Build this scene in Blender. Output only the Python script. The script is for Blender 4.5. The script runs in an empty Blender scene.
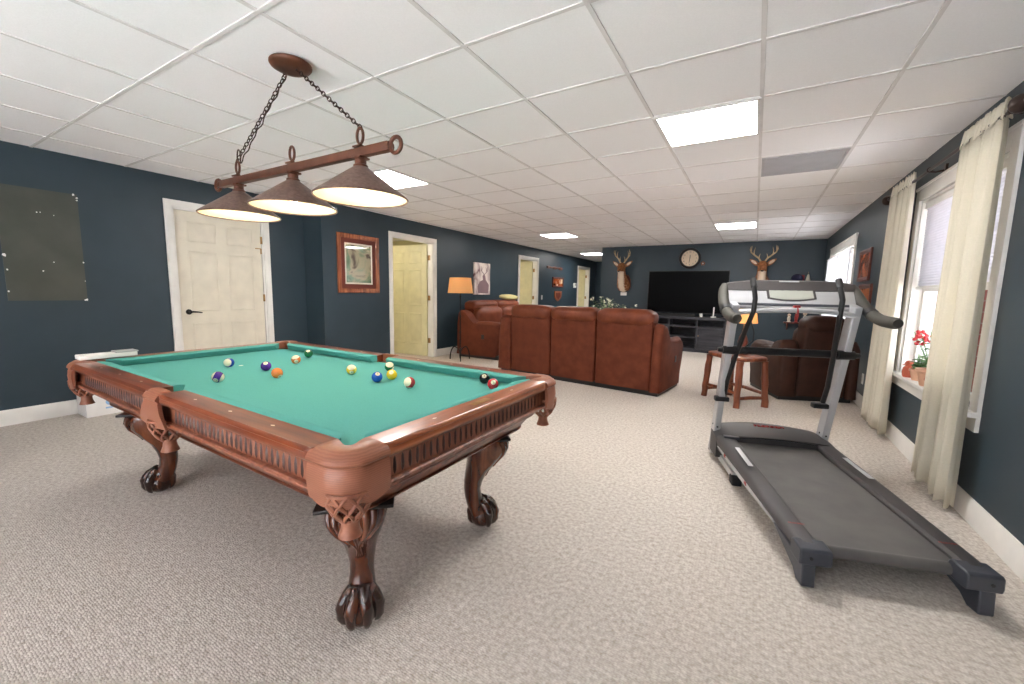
import bpy, bmesh, math, random
from mathutils import Vector, Matrix
random.seed(7)
C = bpy.context.scene.collection
PI = math.pi
sin, cos, rad = math.sin, math.cos, math.radians

# ------------------------------------------------------------------ materials
def srgb(r, g, b):
    def f(v):
        v /= 255.0
        return v / 12.92 if v <= 0.04045 else ((v + 0.055) / 1.055) ** 2.4
    return (f(r), f(g), f(b), 1.0)

def base_mat(name, col, rough=0.5, metal=0.0, spec=0.5):
    m = bpy.data.materials.new(name)
    m.use_nodes = True
    b = m.node_tree.nodes['Principled BSDF']
    b.inputs['Base Color'].default_value = col
    b.inputs['Roughness'].default_value = rough
    b.inputs['Metallic'].default_value = metal
    b.inputs['Specular IOR Level'].default_value = spec
    return m, m.node_tree, b

def noise_mat(name, c1, c2, rough=0.5, metal=0.0, scale=8.0, stretch=(1, 1, 1), bump=0.0, detail=4.0, spec=0.5, lo=0.35, hi=0.65, coat=0.0):
    """two-tone noise over object coordinates, with an optional bump"""
    m, nt, b = base_mat(name, c1, rough, metal, spec)
    N, L = nt.nodes, nt.links
    tc = N.new('ShaderNodeTexCoord'); mp = N.new('ShaderNodeMapping')
    mp.inputs['Scale'].default_value = stretch
    L.new(tc.outputs['Object'], mp.inputs['Vector'])
    nz = N.new('ShaderNodeTexNoise'); nz.inputs['Scale'].default_value = scale; nz.inputs['Detail'].default_value = detail
    L.new(mp.outputs['Vector'], nz.inputs['Vector'])
    cr = N.new('ShaderNodeValToRGB')
    cr.color_ramp.elements[0].position = lo; cr.color_ramp.elements[0].color = c1
    cr.color_ramp.elements[1].position = hi; cr.color_ramp.elements[1].color = c2
    L.new(nz.outputs['Fac'], cr.inputs['Fac'])
    L.new(cr.outputs['Color'], b.inputs['Base Color'])
    if bump:
        bp = N.new('ShaderNodeBump'); bp.inputs['Strength'].default_value = bump; bp.inputs['Distance'].default_value = 0.01
        L.new(nz.outputs['Fac'], bp.inputs['Height']); L.new(bp.outputs['Normal'], b.inputs['Normal'])
    if coat:
        b.inputs['Coat Weight'].default_value = coat; b.inputs['Coat Roughness'].default_value = 0.15
    return m

def emit_mat(name, col, strength):
    m = bpy.data.materials.new(name); m.use_nodes = True
    nt = m.node_tree; nt.nodes.clear()
    o = nt.nodes.new('ShaderNodeOutputMaterial'); e = nt.nodes.new('ShaderNodeEmission')
    e.inputs['Color'].default_value = col; e.inputs['Strength'].default_value = strength
    nt.links.new(e.outputs[0], o.inputs[0])
    return m

def plain(name, rgb, rough=0.5, metal=0.0, spec=0.5):
    c = srgb(*rgb)
    d = tuple(x * 0.9 for x in c[:3]) + (1,)
    return noise_mat(name, d, c, rough, metal, 6.0, spec=spec)

def carpet_mat():
    m, nt, b = base_mat('berber_carpet', srgb(205, 192, 172), 0.95, 0, 0.1)
    N, L = nt.nodes, nt.links
    tc = N.new('ShaderNodeTexCoord')
    mp = N.new('ShaderNodeMapping'); mp.inputs['Scale'].default_value = (1.0, 1.5, 1)
    mp.inputs['Rotation'].default_value = (0, 0, 0.0)
    L.new(tc.outputs['Object'], mp.inputs['Vector'])
    vo = N.new('ShaderNodeTexVoronoi'); vo.inputs['Scale'].default_value = 88; vo.inputs['Randomness'].default_value = 0.55
    L.new(mp.outputs['Vector'], vo.inputs['Vector'])
    n2 = N.new('ShaderNodeTexNoise'); n2.inputs['Scale'].default_value = 50; n2.inputs['Detail'].default_value = 3
    L.new(tc.outputs['Object'], n2.inputs['Vector'])
    cr = N.new('ShaderNodeValToRGB')
    cr.color_ramp.elements[0].position = 0.30; cr.color_ramp.elements[0].color = srgb(188, 178, 168)
    cr.color_ramp.elements[1].position = 0.66; cr.color_ramp.elements[1].color = srgb(222, 214, 206)
    L.new(n2.outputs['Fac'], cr.inputs['Fac'])
    c2 = N.new('ShaderNodeValToRGB')
    c2.color_ramp.elements[0].position = 0.15; c2.color_ramp.elements[0].color = (1, 1, 1, 1)
    c2.color_ramp.elements[1].position = 0.75; c2.color_ramp.elements[1].color = (0.80, 0.78, 0.75, 1)
    L.new(vo.outputs['Distance'], c2.inputs['Fac'])
    mx = N.new('ShaderNodeMix'); mx.data_type = 'RGBA'; mx.blend_type = 'MULTIPLY'; mx.inputs['Factor'].default_value = 1
    L.new(cr.outputs['Color'], mx.inputs['A']); L.new(c2.outputs['Color'], mx.inputs['B'])
    L.new(mx.outputs['Result'], b.inputs['Base Color'])
    bp = N.new('ShaderNodeBump'); bp.inputs['Strength'].default_value = 0.6; bp.inputs['Distance'].default_value = 0.006; bp.invert = True
    L.new(vo.outputs['Distance'], bp.inputs['Height']); L.new(bp.outputs['Normal'], b.inputs['Normal'])
    return m

def wood_mat(name, dark, mid, light, scale=3.0, axis='X', rough=0.3, coat=0.3, spec=0.5):
    m, nt, b = base_mat(name, mid, rough, 0, spec)
    N, L = nt.nodes, nt.links
    tc = N.new('ShaderNodeTexCoord'); mp = N.new('ShaderNodeMapping')
    mp.inputs['Scale'].default_value = {'X': (1, 9, 9), 'Y': (9, 1, 9), 'Z': (9, 9, 1)}[axis]
    L.new(tc.outputs['Object'], mp.inputs['Vector'])
    nz = N.new('ShaderNodeTexNoise'); nz.inputs['Scale'].default_value = scale; nz.inputs['Detail'].default_value = 6; nz.inputs['Distortion'].default_value = 0.8
    L.new(mp.outputs['Vector'], nz.inputs['Vector'])
    cr = N.new('ShaderNodeValToRGB'); e = cr.color_ramp.elements
    e[0].position = 0.3; e[0].color = dark; e[1].position = 0.7; e[1].color = light
    k = cr.color_ramp.elements.new(0.5); k.color = mid
    L.new(nz.outputs['Fac'], cr.inputs['Fac']); L.new(cr.outputs['Color'], b.inputs['Base Color'])
    b.inputs['Coat Weight'].default_value = coat; b.inputs['Coat Roughness'].default_value = 0.12
    return m

def leather_mat():
    """embossed tan pocket leather: fine horizontal ribs"""
    m, nt, b = base_mat('pocket_leather', srgb(178, 112, 80), 0.38, 0, 0.4)
    N, L = nt.nodes, nt.links
    tc = N.new('ShaderNodeTexCoord')
    wv = N.new('ShaderNodeTexWave'); wv.bands_direction = 'Z'; wv.inputs['Scale'].default_value = 52; wv.inputs['Distortion'].default_value = 3.0
    wv.inputs['Detail'].default_value = 2
    L.new(tc.outputs['Object'], wv.inputs['Vector'])
    cr = N.new('ShaderNodeValToRGB')
    cr.color_ramp.elements[0].color = srgb(140, 86, 64); cr.color_ramp.elements[1].color = srgb(156, 99, 75)
    L.new(wv.outputs['Fac'], cr.inputs['Fac']); L.new(cr.outputs['Color'], b.inputs['Base Color'])
    bp = N.new('ShaderNodeBump'); bp.inputs['Strength'].default_value = 0.12; bp.inputs['Distance'].default_value = 0.002
    L.new(wv.outputs['Fac'], bp.inputs['Height']); L.new(bp.outputs['Normal'], b.inputs['Normal'])
    return m

def ball_mat(name, rgb, stripe):
    m, nt, b = base_mat(name, srgb(*rgb), 0.08, 0, 0.5)
    N, L = nt.nodes, nt.links
    tc = N.new('ShaderNodeTexCoord'); sx = N.new('ShaderNodeSeparateXYZ')
    L.new(tc.outputs['Object'], sx.inputs[0])
    def math_(op, a, v):
        n = N.new('ShaderNodeMath'); n.operation = op
        L.new(a, n.inputs[0])
        if v is not None: n.inputs[1].default_value = v
        return n.outputs[0]
    ivory = srgb(240, 228, 196)
    ax = math_('ABSOLUTE', sx.outputs['X'], None)
    spot = math_('GREATER_THAN', ax, 0.0285 * 0.90)
    base = N.new('ShaderNodeMix'); base.data_type = 'RGBA'
    base.inputs['A'].default_value = srgb(*rgb); base.inputs['B'].default_value = ivory
    if stripe:
        az = math_('ABSOLUTE', sx.outputs['Z'], None)
        L.new(math_('GREATER_THAN', az, 0.0285 * 0.56), base.inputs['Factor'])
    else:
        base.inputs['Factor'].default_value = 0
    fin = N.new('ShaderNodeMix'); fin.data_type = 'RGBA'
    L.new(base.outputs['Result'], fin.inputs['A']); fin.inputs['B'].default_value = ivory
    L.new(spot, fin.inputs['Factor']); L.new(fin.outputs['Result'], b.inputs['Base Color'])
    return m

def art_mat(name, stops, scale, seed, distort=1.0):
    """a generic painterly picture: blotches of a few colours"""
    m, nt, b = base_mat(name, stops[0][1], 0.25, 0, 0.4)
    N, L = nt.nodes, nt.links
    tc = N.new('ShaderNodeTexCoord'); mp = N.new('ShaderNodeMapping'); mp.inputs['Location'].default_value = (seed, seed * 2.3, seed * .7)
    L.new(tc.outputs['Object'], mp.inputs['Vector'])
    nz = N.new('ShaderNodeTexNoise'); nz.inputs['Scale'].default_value = scale; nz.inputs['Detail'].default_value = 5; nz.inputs['Distortion'].default_value = distort
    L.new(mp.outputs['Vector'], nz.inputs['Vector'])
    cr = N.new('ShaderNodeValToRGB'); cr.color_ramp.interpolation = 'EASE'
    el = cr.color_ramp.elements
    el[0].position, el[0].color = stops[0]; el[1].position, el[1].color = stops[-1]
    for p, c in stops[1:-1]:
        k = el.new(p); k.color = c
    L.new(nz.outputs['Fac'], cr.inputs['Fac']); L.new(cr.outputs['Color'], b.inputs['Base Color'])
    return m

def glass_mat(name='window_glass', tint=1.0):
    m = bpy.data.materials.new(name); m.use_nodes = True
    nt = m.node_tree; nt.nodes.clear()
    o = nt.nodes.new('ShaderNodeOutputMaterial'); mx = nt.nodes.new('ShaderNodeMixShader')
    t = nt.nodes.new('ShaderNodeBsdfTransparent'); g = nt.nodes.new('ShaderNodeBsdfGlossy'); g.inputs['Roughness'].default_value = 0.02
    mx.inputs[0].default_value = 0.06
    t.inputs['Color'].default_value = (tint, tint, tint, 1)
    nt.links.new(t.outputs[0], mx.inputs[1]); nt.links.new(g.outputs[0], mx.inputs[2]); nt.links.new(mx.outputs[0], o.inputs[0])
    return m

def cloth_mat(name, rgb, transl=0.4, scale=120):
    m = bpy.data.materials.new(name); m.use_nodes = True
    nt = m.node_tree; b = nt.nodes['Principled BSDF']; o = nt.nodes['Material Output']
    N, L = nt.nodes, nt.links
    b.inputs['Roughness'].default_value = 0.9; b.inputs['Specular IOR Level'].default_value = 0.1
    tc = N.new('ShaderNodeTexCoord'); nz = N.new('ShaderNodeTexNoise'); nz.inputs['Scale'].default_value = scale
    L.new(tc.outputs['Object'], nz.inputs['Vector'])
    cr = N.new('ShaderNodeValToRGB'); c = srgb(*rgb)
    cr.color_ramp.elements[0].color = tuple(v * .88 for v in c[:3]) + (1,); cr.color_ramp.elements[1].color = c
    L.new(nz.outputs['Fac'], cr.inputs['Fac']); L.new(cr.outputs['Color'], b.inputs['Base Color'])
    t = N.new('ShaderNodeBsdfTranslucent'); L.new(cr.outputs['Color'], t.inputs['Color'])
    mx = N.new('ShaderNodeMixShader'); mx.inputs[0].default_value = transl
    L.new(b.outputs[0], mx.inputs[1]); L.new(t.outputs[0], mx.inputs[2]); L.new(mx.outputs[0], o.inputs[0])
    return m

M = {}
M['carpet'] = carpet_mat()
M['wall'] = noise_mat('navy_wall_paint', srgb(46, 60, 69), srgb(50, 64, 73), 0.42, 0, 3.0, spec=0.42)
M['yellow_wall'] = noise_mat('cream_yellow_paint', srgb(206, 200, 164), srgb(214, 208, 172), 0.6, 0, 3.0)
M['patch'] = noise_mat('grey_green_patch_paint', srgb(66, 69, 61), srgb(74, 76, 68), 0.5, 0, 4.0)
M['tile'] = noise_mat('ceiling_tile', srgb(242, 240, 240), srgb(246, 244, 244), 0.9, 0, 160.0, bump=0.06, spec=0.1)
M['tbar'] = plain('ceiling_grid_paint', (222, 218, 216), 0.6)
M['trim'] = plain('white_trim_paint', (232, 228, 222), 0.35)
M['door'] = plain('cream_door_paint', (222, 213, 194), 0.4)
M['door_warm_lit'] = plain('door_paint_warm_lit', (220, 212, 172), 0.45)  # yellow in the colour holds the side rooms' warm light on the leaves
M['light'] = emit_mat('fluorescent_diffuser', (1.0, 0.98, 0.955, 1), 19.0)
M['vent'] = plain('grey_vent_paint', (176, 174, 176), 0.5)
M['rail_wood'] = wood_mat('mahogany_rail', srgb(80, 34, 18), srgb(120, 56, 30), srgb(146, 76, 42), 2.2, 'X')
M['rail_wood_y_lit'] = wood_mat('mahogany_end_rail_lit', srgb(110, 52, 26), srgb(158, 86, 46), srgb(184, 114, 66), 2.2, 'Y')  # same mahogany, lightened in colour for light reflected off the end rails
M['apron_wood'] = wood_mat('mahogany_apron', srgb(74, 32, 18), srgb(108, 52, 30), srgb(136, 72, 42), 2.0, 'X', 0.35)
M['rib_wood'] = wood_mat('carved_rib_wood', srgb(96, 50, 32), srgb(136, 78, 54), srgb(160, 100, 74), 4.0, 'Z', 0.4)
M['groove_shade'] = plain('carved_groove_shade', (58, 26, 17), 0.5)  # dark colour painting the shadow inside carved grooves
M['leg_wood'] = wood_mat('carved_leg_wood', srgb(44, 17, 8), srgb(84, 38, 19), srgb(122, 62, 34), 1.6, 'Z', 0.22, 0.6)
M['dark_wood'] = wood_mat('dark_claw_wood', srgb(24, 10, 5), srgb(58, 26, 14), srgb(88, 44, 24), 2.0, 'Z', 0.2, 0.6)
M['black_wood'] = plain('black_plate', (24, 16, 14), 0.35)
M['pearl'] = plain('pearl_inlay', (232, 214, 190), 0.3)
M['felt'] = noise_mat('green_felt', srgb(88, 160, 152), srgb(93, 166, 158), 0.95, 0, 240.0, bump=0.03, spec=0.08)
M['leather'] = leather_mat()
M['leather_plain'] = noise_mat('pocket_leather_strap', srgb(132, 78, 56), srgb(156, 98, 72), 0.42, 0, 30)
M['brass'] = noise_mat('aged_brass', srgb(150, 112, 66), srgb(178, 140, 88), 0.4, 0.6, 30)
M['bronze'] = noise_mat('bronze_lamp_paint', srgb(84, 48, 32), srgb(104, 62, 44), 0.42, 0.35, 14)
M['shade_out'] = noise_mat('hammered_bronze_shade', srgb(106, 82, 72), srgb(128, 102, 91), 0.42, 0.35, 60, bump=0.1)
M['shade_in'] = plain('ivory_shade_lining', (240, 226, 196), 0.7)
M['chain'] = plain('dark_chain_metal', (62, 44, 36), 0.4, 0.7)
M['bulb'] = emit_mat('warm_bulb', (1.0, 0.86, 0.64, 1), 5.0)
M['suede'] = noise_mat('rust_brown_microsuede', srgb(90, 41, 24), srgb(106, 52, 32), 0.75, 0, 7, bump=0.06, spec=0.25)
M['suede_light'] = noise_mat('worn_rust_leather', srgb(100, 46, 25), srgb(120, 60, 35), 0.52, 0, 7, bump=0.08, spec=0.35)
M['recliner'] = noise_mat('dark_brown_leather', srgb(50, 27, 18), srgb(62, 34, 24), 0.6, 0, 7, bump=0.06, spec=0.3)
M['black'] = plain('black_plastic', (22, 22, 24), 0.4)
M['rubber'] = plain('black_rubber', (30, 30, 31), 0.7)
M['screen'] = plain('tv_screen', (6, 6, 8), 0.35, 0, 0.08)
M['stand'] = wood_mat('charcoal_stand_wood', srgb(34, 33, 38), srgb(50, 50, 56), srgb(66, 65, 71), 2, 'X', 0.5, 0.0)
M['stand_in'] = plain('stand_inside', (20, 20, 23), 0.6)
M['tm_dark'] = plain('charcoal_treadmill_plastic', (62, 58, 58), 0.5)
M['tm_cap'] = plain('slate_end_cap', (60, 62, 70), 0.4)
M['tm_belt'] = noise_mat('grey_running_belt', srgb(84, 81, 79), srgb(94, 91, 88), 0.6, 0, 6, bump=0.02)
M['tm_silver'] = plain('silver_paint', (188, 188, 190), 0.35, 0.3)
M['tm_foam'] = plain('olive_grey_foam_grip', (60, 57, 50), 0.7)
M['tm_red'] = plain('red_decal', (150, 40, 38), 0.5)
M['tm_lcd'] = plain('console_display', (158, 160, 150), 0.3)
M['log'] = wood_mat('red_brown_log', srgb(72, 32, 18), srgb(112, 56, 32), srgb(146, 82, 50), 1.5, 'Z', 0.4, 0.2)
M['curtain'] = cloth_mat('cream_curtain_cloth', (232, 225, 208), 0.30)
M['sheer'] = cloth_mat('white_sheer_cloth', (244, 244, 246), 0.75)
M['blind'] = cloth_mat('white_blind_slat', (244, 242, 246), 0.55, 20)
M['glass'] = glass_mat()
M['tinted'] = glass_mat('tinted_window_glass', .9)
M['rod'] = plain('dark_curtain_rod', (52, 36, 30), 0.35, 0.3)
M['frame_wood'] = wood_mat('picture_frame_wood', srgb(96, 44, 24), srgb(142, 80, 48), srgb(172, 108, 70), 3, 'Z', 0.35, 0.2)
M['frame_dark'] = wood_mat('dark_frame_wood', srgb(60, 24, 16), srgb(98, 46, 32), srgb(126, 66, 48), 3, 'Z', 0.4, 0.1)
M['mat_red'] = plain('red_brown_mount', (104, 44, 32), 0.6)
M['mat_white'] = plain('white_mount_board', (222, 216, 196), 0.6)
M['fur'] = noise_mat('deer_fur', srgb(128, 80, 48), srgb(168, 112, 72), 0.8, 0, 14, bump=0.3)
def deer_mat():
    # brown coat with the pale throat and chest of a white-tailed deer
    m, nt, b = base_mat('deer_coat', srgb(140, 90, 56), 0.85, 0, .2)
    N, L = nt.nodes, nt.links
    tc = N.new('ShaderNodeTexCoord'); sx = N.new('ShaderNodeSeparateXYZ'); L.new(tc.outputs['Object'], sx.inputs[0])
    nz = N.new('ShaderNodeTexNoise'); nz.inputs['Scale'].default_value = 22; L.new(tc.outputs['Object'], nz.inputs['Vector'])
    def mt(op, a, b_=None, c=None):
        n = N.new('ShaderNodeMath'); n.operation = op
        for i, v in enumerate((a, b_, c)):
            if v is None: continue
            if hasattr(v, 'default_value'): L.new(v, n.inputs[i])
            else: n.inputs[i].default_value = v
        return n.outputs[0]
    front = mt('MULTIPLY_ADD', sx.outputs['Z'], -.62, -.04)          # surface lies in front of this slanted plane
    infront = mt('LESS_THAN', sx.outputs['Y'], front)
    below = mt('LESS_THAN', sx.outputs['Z'], .475)
    ax = mt('ABSOLUTE', sx.outputs['X'])
    near = mt('SUBTRACT', 1.0, mt('DIVIDE', ax, .085)); near = mt('MAXIMUM', near, 0.0)
    near = mt('MULTIPLY', mt('ADD', near, mt('MULTIPLY', mt('SUBTRACT', nz.outputs['Fac'], .5), .5)), 2.6)
    fac = mt('MINIMUM', mt('MULTIPLY', mt('MULTIPLY', infront, below), near), 1.0); fac = mt('MAXIMUM', fac, 0.0)
    cr = N.new('ShaderNodeValToRGB'); cr.color_ramp.elements[0].position = .35; cr.color_ramp.elements[1].position = .65
    cr.color_ramp.elements[0].color = srgb(122, 74, 44); cr.color_ramp.elements[1].color = srgb(164, 108, 70); L.new(nz.outputs['Fac'], cr.inputs['Fac'])
    mx = N.new('ShaderNodeMix'); mx.data_type = 'RGBA'; L.new(fac, mx.inputs['Factor']); L.new(cr.outputs['Color'], mx.inputs['A']); mx.inputs['B'].default_value = srgb(226, 204, 180)
    L.new(mx.outputs['Result'], b.inputs['Base Color'])
    return m
M['fur_body'] = deer_mat()
M['fur_pale'] = noise_mat('deer_throat_fur', srgb(214, 190, 166), srgb(232, 212, 190), 0.85, 0, 20, bump=0.2)
M['antler'] = noise_mat('antler_bone', srgb(176, 146, 108), srgb(218, 196, 158), 0.5, 0, 20)
M['nose'] = plain('deer_nose', (36, 26, 24), 0.3)
M['clock_face'] = plain('clock_face_paper', (226, 204, 176), 0.5)
M['white_plastic'] = plain('white_plastic', (232, 230, 224), 0.4)
M['paper'] = plain('white_card', (236, 232, 228), 0.6)
M['pale_blue'] = plain('pale_blue_print', (150, 190, 226), 0.6)
M['iron'] = plain('black_iron', (26, 23, 22), 0.45, 0.5)
M['terracotta'] = plain('terracotta', (176, 86, 60), 0.7)
M['pale_pot'] = plain('peach_clay_pot', (206, 160, 132), 0.7)
M['leaf'] = noise_mat('green_leaf', srgb(60, 104, 52), srgb(104, 146, 80), 0.5, 0, 30)
M['petal'] = noise_mat('red_petal', srgb(196, 44, 52), srgb(226, 90, 92), 0.6, 0, 40)
M['silver_leaf'] = noise_mat('grey_green_leaf', srgb(104, 112, 82), srgb(176, 180, 144), 0.6, 0, 30)
M['blossom'] = plain('white_blossom', (226, 226, 204), 0.6)
M['yellow_cloth'] = cloth_mat('pale_yellow_cloth', (192, 182, 132), 0.05, 40)
M['navy_cloth'] = plain('navy_cap_cloth', (34, 36, 66), 0.85)
M['red_cloth'] = plain('dark_red_cap_cloth', (122, 40, 46), 0.85)
M['gnome'] = plain('cream_felt', (206, 200, 180), 0.8)
M['brick'] = None

def lampshade_mat():
    m = cloth_mat('amber_lampshade', (240, 206, 160), 0.6)
    return m
M['lampshade'] = lampshade_mat()

def brick_mat():
    m, nt, b = base_mat('outside_brick', srgb(170, 90, 76), 0.8)
    N, L = nt.nodes, nt.links
    tc = N.new('ShaderNodeTexCoord'); mp = N.new('ShaderNodeMapping'); mp.inputs['Rotation'].default_value = (PI / 2, 0, PI / 2)
    L.new(tc.outputs['Object'], mp.inputs['Vector'])
    bt = N.new('ShaderNodeTexBrick'); bt.inputs['Scale'].default_value = 4.5
    bt.inputs['Color1'].default_value = srgb(184, 104, 88); bt.inputs['Color2'].default_value = srgb(160, 84, 70); bt.inputs['Mortar'].default_value = srgb(200, 184, 172)
    L.new(mp.outputs['Vector'], bt.inputs['Vector']); L.new(bt.outputs['Color'], b.inputs['Base Color'])
    return m
M['brick'] = brick_mat()
M['ground'] = noise_mat('sun_bounce_paving', srgb(200, 202, 206), srgb(214, 216, 220), 0.9, 0, 3)  # added pale surface, throws sunlight up through the glazing

# ------------------------------------------------------------------ geometry helpers
class MB:
    """collects shapes into one mesh"""
    def __init__(self):
        self.bm = bmesh.new(); self.mi = 0
    def slot(self, i):
        self.mi = i; return self
    def face(self, vs, smooth=True):
        try:
            f = self.bm.faces.new(vs)
        except ValueError:
            return None
        f.material_index = self.mi; f.smooth = smooth
        return f
    def v(self, p):
        return self.bm.verts.new(p)
    def box(self, x0, x1, y0, y1, z0, z1, M_=None, bev=0.0):
        ps = [(x, y, z) for z in (z0, z1) for y in (y0, y1) for x in (x0, x1)]
        if bev > 0:
            t = bmesh.new()
            vs = [t.verts.new(p) for p in ps]
            for q in ((0, 2, 3, 1), (4, 5, 7, 6), (0, 1, 5, 4), (2, 6, 7, 3), (0, 4, 6, 2), (1, 3, 7, 5)):
                t.faces.new([vs[i] for i in q])
            bmesh.ops.bevel(t, geom=list(t.edges), offset=bev, segments=2, profile=0.6, affect='EDGES')
            mp = {}
            for w in t.verts:
                mp[w] = self.v(M_ @ w.co if M_ else w.co)
            for f in t.faces:
                self.face([mp[w] for w in f.verts])
            t.free()
            return self
        if M_: ps = [M_ @ Vector(p) for p in ps]
        vs = [self.v(p) for p in ps]
        for q in ((0, 2, 3, 1), (4, 5, 7, 6), (0, 1, 5, 4), (2, 6, 7, 3), (0, 4, 6, 2), (1, 3, 7, 5)):
            self.face([vs[i] for i in q])
        return self
    def loft(self, rings, cap=True, closed=True, loop=False):
        R = [[self.v(p) for p in r] for r in rings]
        n = len(R[0])
        pairs = list(zip(R[:-1], R[1:])) + ([(R[-1], R[0])] if loop else [])
        for a, b in pairs:
            for i in range(n if closed else n - 1):
                j = (i + 1) % n
                self.face([a[i], a[j], b[j], b[i]])
        if cap and not loop and closed:
            self.face(R[0][::-1]); self.face(R[-1])
        return self
    def tube(self, pts, r, seg=10, cap=True, flat=1.0):
        """swept circle; r a number or list; flat scales the second axis"""
        pts = [Vector(p) for p in pts]
        n = len(pts); rr = r if isinstance(r, (list, tuple)) else [r] * n
        rings = []; up = None
        for i, p in enumerate(pts):
            t = (pts[min(i + 1, n - 1)] - pts[max(i - 1, 0)]).normalized()
            if up is None:
                a = Vector((0, 0, 1)) if abs(t.z) < 0.9 else Vector((1, 0, 0))
                up = (a - t * a.dot(t)).normalized()
            else:
                up = (up - t * up.dot(t)).normalized()
            s = t.cross(up)
            rings.append([p + (s * cos(2 * PI * k / seg) + up * sin(2 * PI * k / seg) * flat) * rr[i] for k in range(seg)])
        return self.loft(rings, cap)
    def lathe(self, prof, seg=24, c=(0, 0, 0), M_=None, cap=True):
        """profile of (radius, z) turned about z"""
        rings = []
        for r, z in prof:
            ring = [Vector((c[0] + r * cos(2 * PI * k / seg), c[1] + r * sin(2 * PI * k / seg), c[2] + z)) for k in range(seg)]
            if M_: ring = [M_ @ p for p in ring]
            rings.append(ring)
        return self.loft(rings, cap)
    def torus(self, c, R, r, axis='Z', seg=20, sub=8, sq=(1, 1), M_=None):
        rings = []
        for i in range(seg):
            a = 2 * PI * i / seg
            ring = []
            for k in range(sub):
                b = 2 * PI * k / sub
                x, y, z = (R * sq[0] + r * cos(b)) * cos(a), (R * sq[1] + r * cos(b)) * sin(a), r * sin(b)
                p = {'Z': (x, y, z), 'Y': (x, z, y), 'X': (z, x, y)}[axis]
                p = Vector(p)
                if M_: p = M_ @ p
                ring.append(Vector(c) + p)
            rings.append(ring)
        return self.loft(rings, False, True, True)
    def ball(self, c, r, sx=1, sy=1, sz=1, seg=16, rings=10, M_=None):
        prof = []
        R = []
        for i in range(1, rings):
            t = PI * i / rings
            R.append([Vector((r * sx * sin(t) * cos(2 * PI * k / seg), r * sy * sin(t) * sin(2 * PI * k / seg), -r * sz * cos(t))) for k in range(seg)])
        lo, hi = Vector((0, 0, -r * sz)), Vector((0, 0, r * sz))
        f = lambda p: Vector(c) + (M_ @ p if M_ else p)
        V = [[self.v(f(p)) for p in ring] for ring in R]
        b, t = self.v(f(lo)), self.v(f(hi))
        for a, bb in zip(V[:-1], V[1:]):
            for k in range(seg):
                self.face([a[k], a[(k + 1) % seg], bb[(k + 1) % seg], bb[k]])
        for k in range(seg):
            self.face([b, V[0][(k + 1) % seg], V[0][k]])
            self.face([t, V[-1][k], V[-1][(k + 1) % seg]])
        return self
    def prism(self, poly, d0, d1, axis='Y', M_=None):
        """polygon extruded along an axis: poly in the two other axes (X,Z for Y; Y,Z for X; X,Y for Z)"""
        def P(a, b, d):
            p = Vector({'Y': (a, d, b), 'X': (d, a, b), 'Z': (a, b, d)}[axis])
            return M_ @ p if M_ else p
        A = [self.v(P(a, b, d0)) for a, b in poly]; B = [self.v(P(a, b, d1)) for a, b in poly]
        n = len(poly)
        for i in range(n):
            self.face([A[i], A[(i + 1) % n], B[(i + 1) % n], B[i]])
        self.face(A[::-1]); self.face(B)
        return self
    def pillow(self, x0, x1, y0, y1, z0, z1, r=0.05, puff=0.02, n=8, M_=None):
        """rounded box with softly swollen faces"""
        c = Vector(((x0 + x1) / 2, (y0 + y1) / 2, (z0 + z1) / 2)); h = Vector(((x1 - x0) / 2, (y1 - y0) / 2, (z1 - z0) / 2))
        r = min(r, h.x, h.y, h.z)
        t = bmesh.new()
        bmesh.ops.create_cube(t, size=2.0)
        bmesh.ops.subdivide_edges(t, edges=list(t.edges), cuts=n - 1, use_grid_fill=True)
        mp = {}
        for w in t.verts:
            q = w.co.copy()
            p = Vector((q.x * h.x, q.y * h.y, q.z * h.z))
            inner = Vector([max(-(h[i] - r), min(h[i] - r, p[i])) for i in range(3)])
            d = p - inner
            if d.length > 1e-9: p = inner + d.normalized() * r
            for i in range(3):
                j, k = (i + 1) % 3, (i + 2) % 3
                p[i] += puff * q[i] * abs(q[i]) ** 3 * (1 - q[j] ** 2) * (1 - q[k] ** 2)
            p += c
            mp[w] = self.v(M_ @ p if M_ else p)
        for f in t.faces:
            self.face([mp[w] for w in f.verts])
        t.free()
        return self
    def build(self, name, mats, parent=None, sharp=40, loc=None, bevel=0.0, rot=None):
        bm = self.bm
        bmesh.ops.recalc_face_normals(bm, faces=list(bm.faces))
        me = bpy.data.meshes.new(name); bm.to_mesh(me); bm.free()
        for m in (mats if isinstance(mats, (list, tuple)) else [mats]):
            me.materials.append(m)
        if sharp is not None: me.set_sharp_from_angle(angle=rad(sharp))
        o = bpy.data.objects.new(name, me); C.objects.link(o)
        if parent: o.parent = parent
        if loc: o.location = loc
        if rot: o.rotation_euler = rot
        if bevel:
            md = o.modifiers.new('bevel', 'BEVEL'); md.width = bevel; md.segments = 2; md.limit_method = 'ANGLE'; md.angle_limit = rad(40)
        return o

def tag(o, label, cat, group=None, kind=None):
    if label: o['label'] = label
    if cat: o['category'] = cat
    if group: o['group'] = group
    if kind: o['kind'] = kind
    return o

def thing(name, label, cat, loc=(0, 0, 0), rz=0, group=None):
    o = bpy.data.objects.new(name, None); C.objects.link(o)
    o.empty_display_size = 0.1
    o.location = loc; o.rotation_euler = (0, 0, rz)
    return tag(o, label, cat, group)

def struct(o):
    o['kind'] = 'structure'; return o

def dup(root, loc, rz, label=None):
    def cp(o, par):
        c = o.copy(); C.objects.link(c); c.parent = par
        for ch in list(o.children): cp(ch, c)
        return c
    kids = list(root.children)
    r = root.copy(); C.objects.link(r); r.location = loc; r.rotation_euler = (0, 0, rz)
    if label: r['label'] = label
    for ch in kids: cp(ch, r)
    return r

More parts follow.
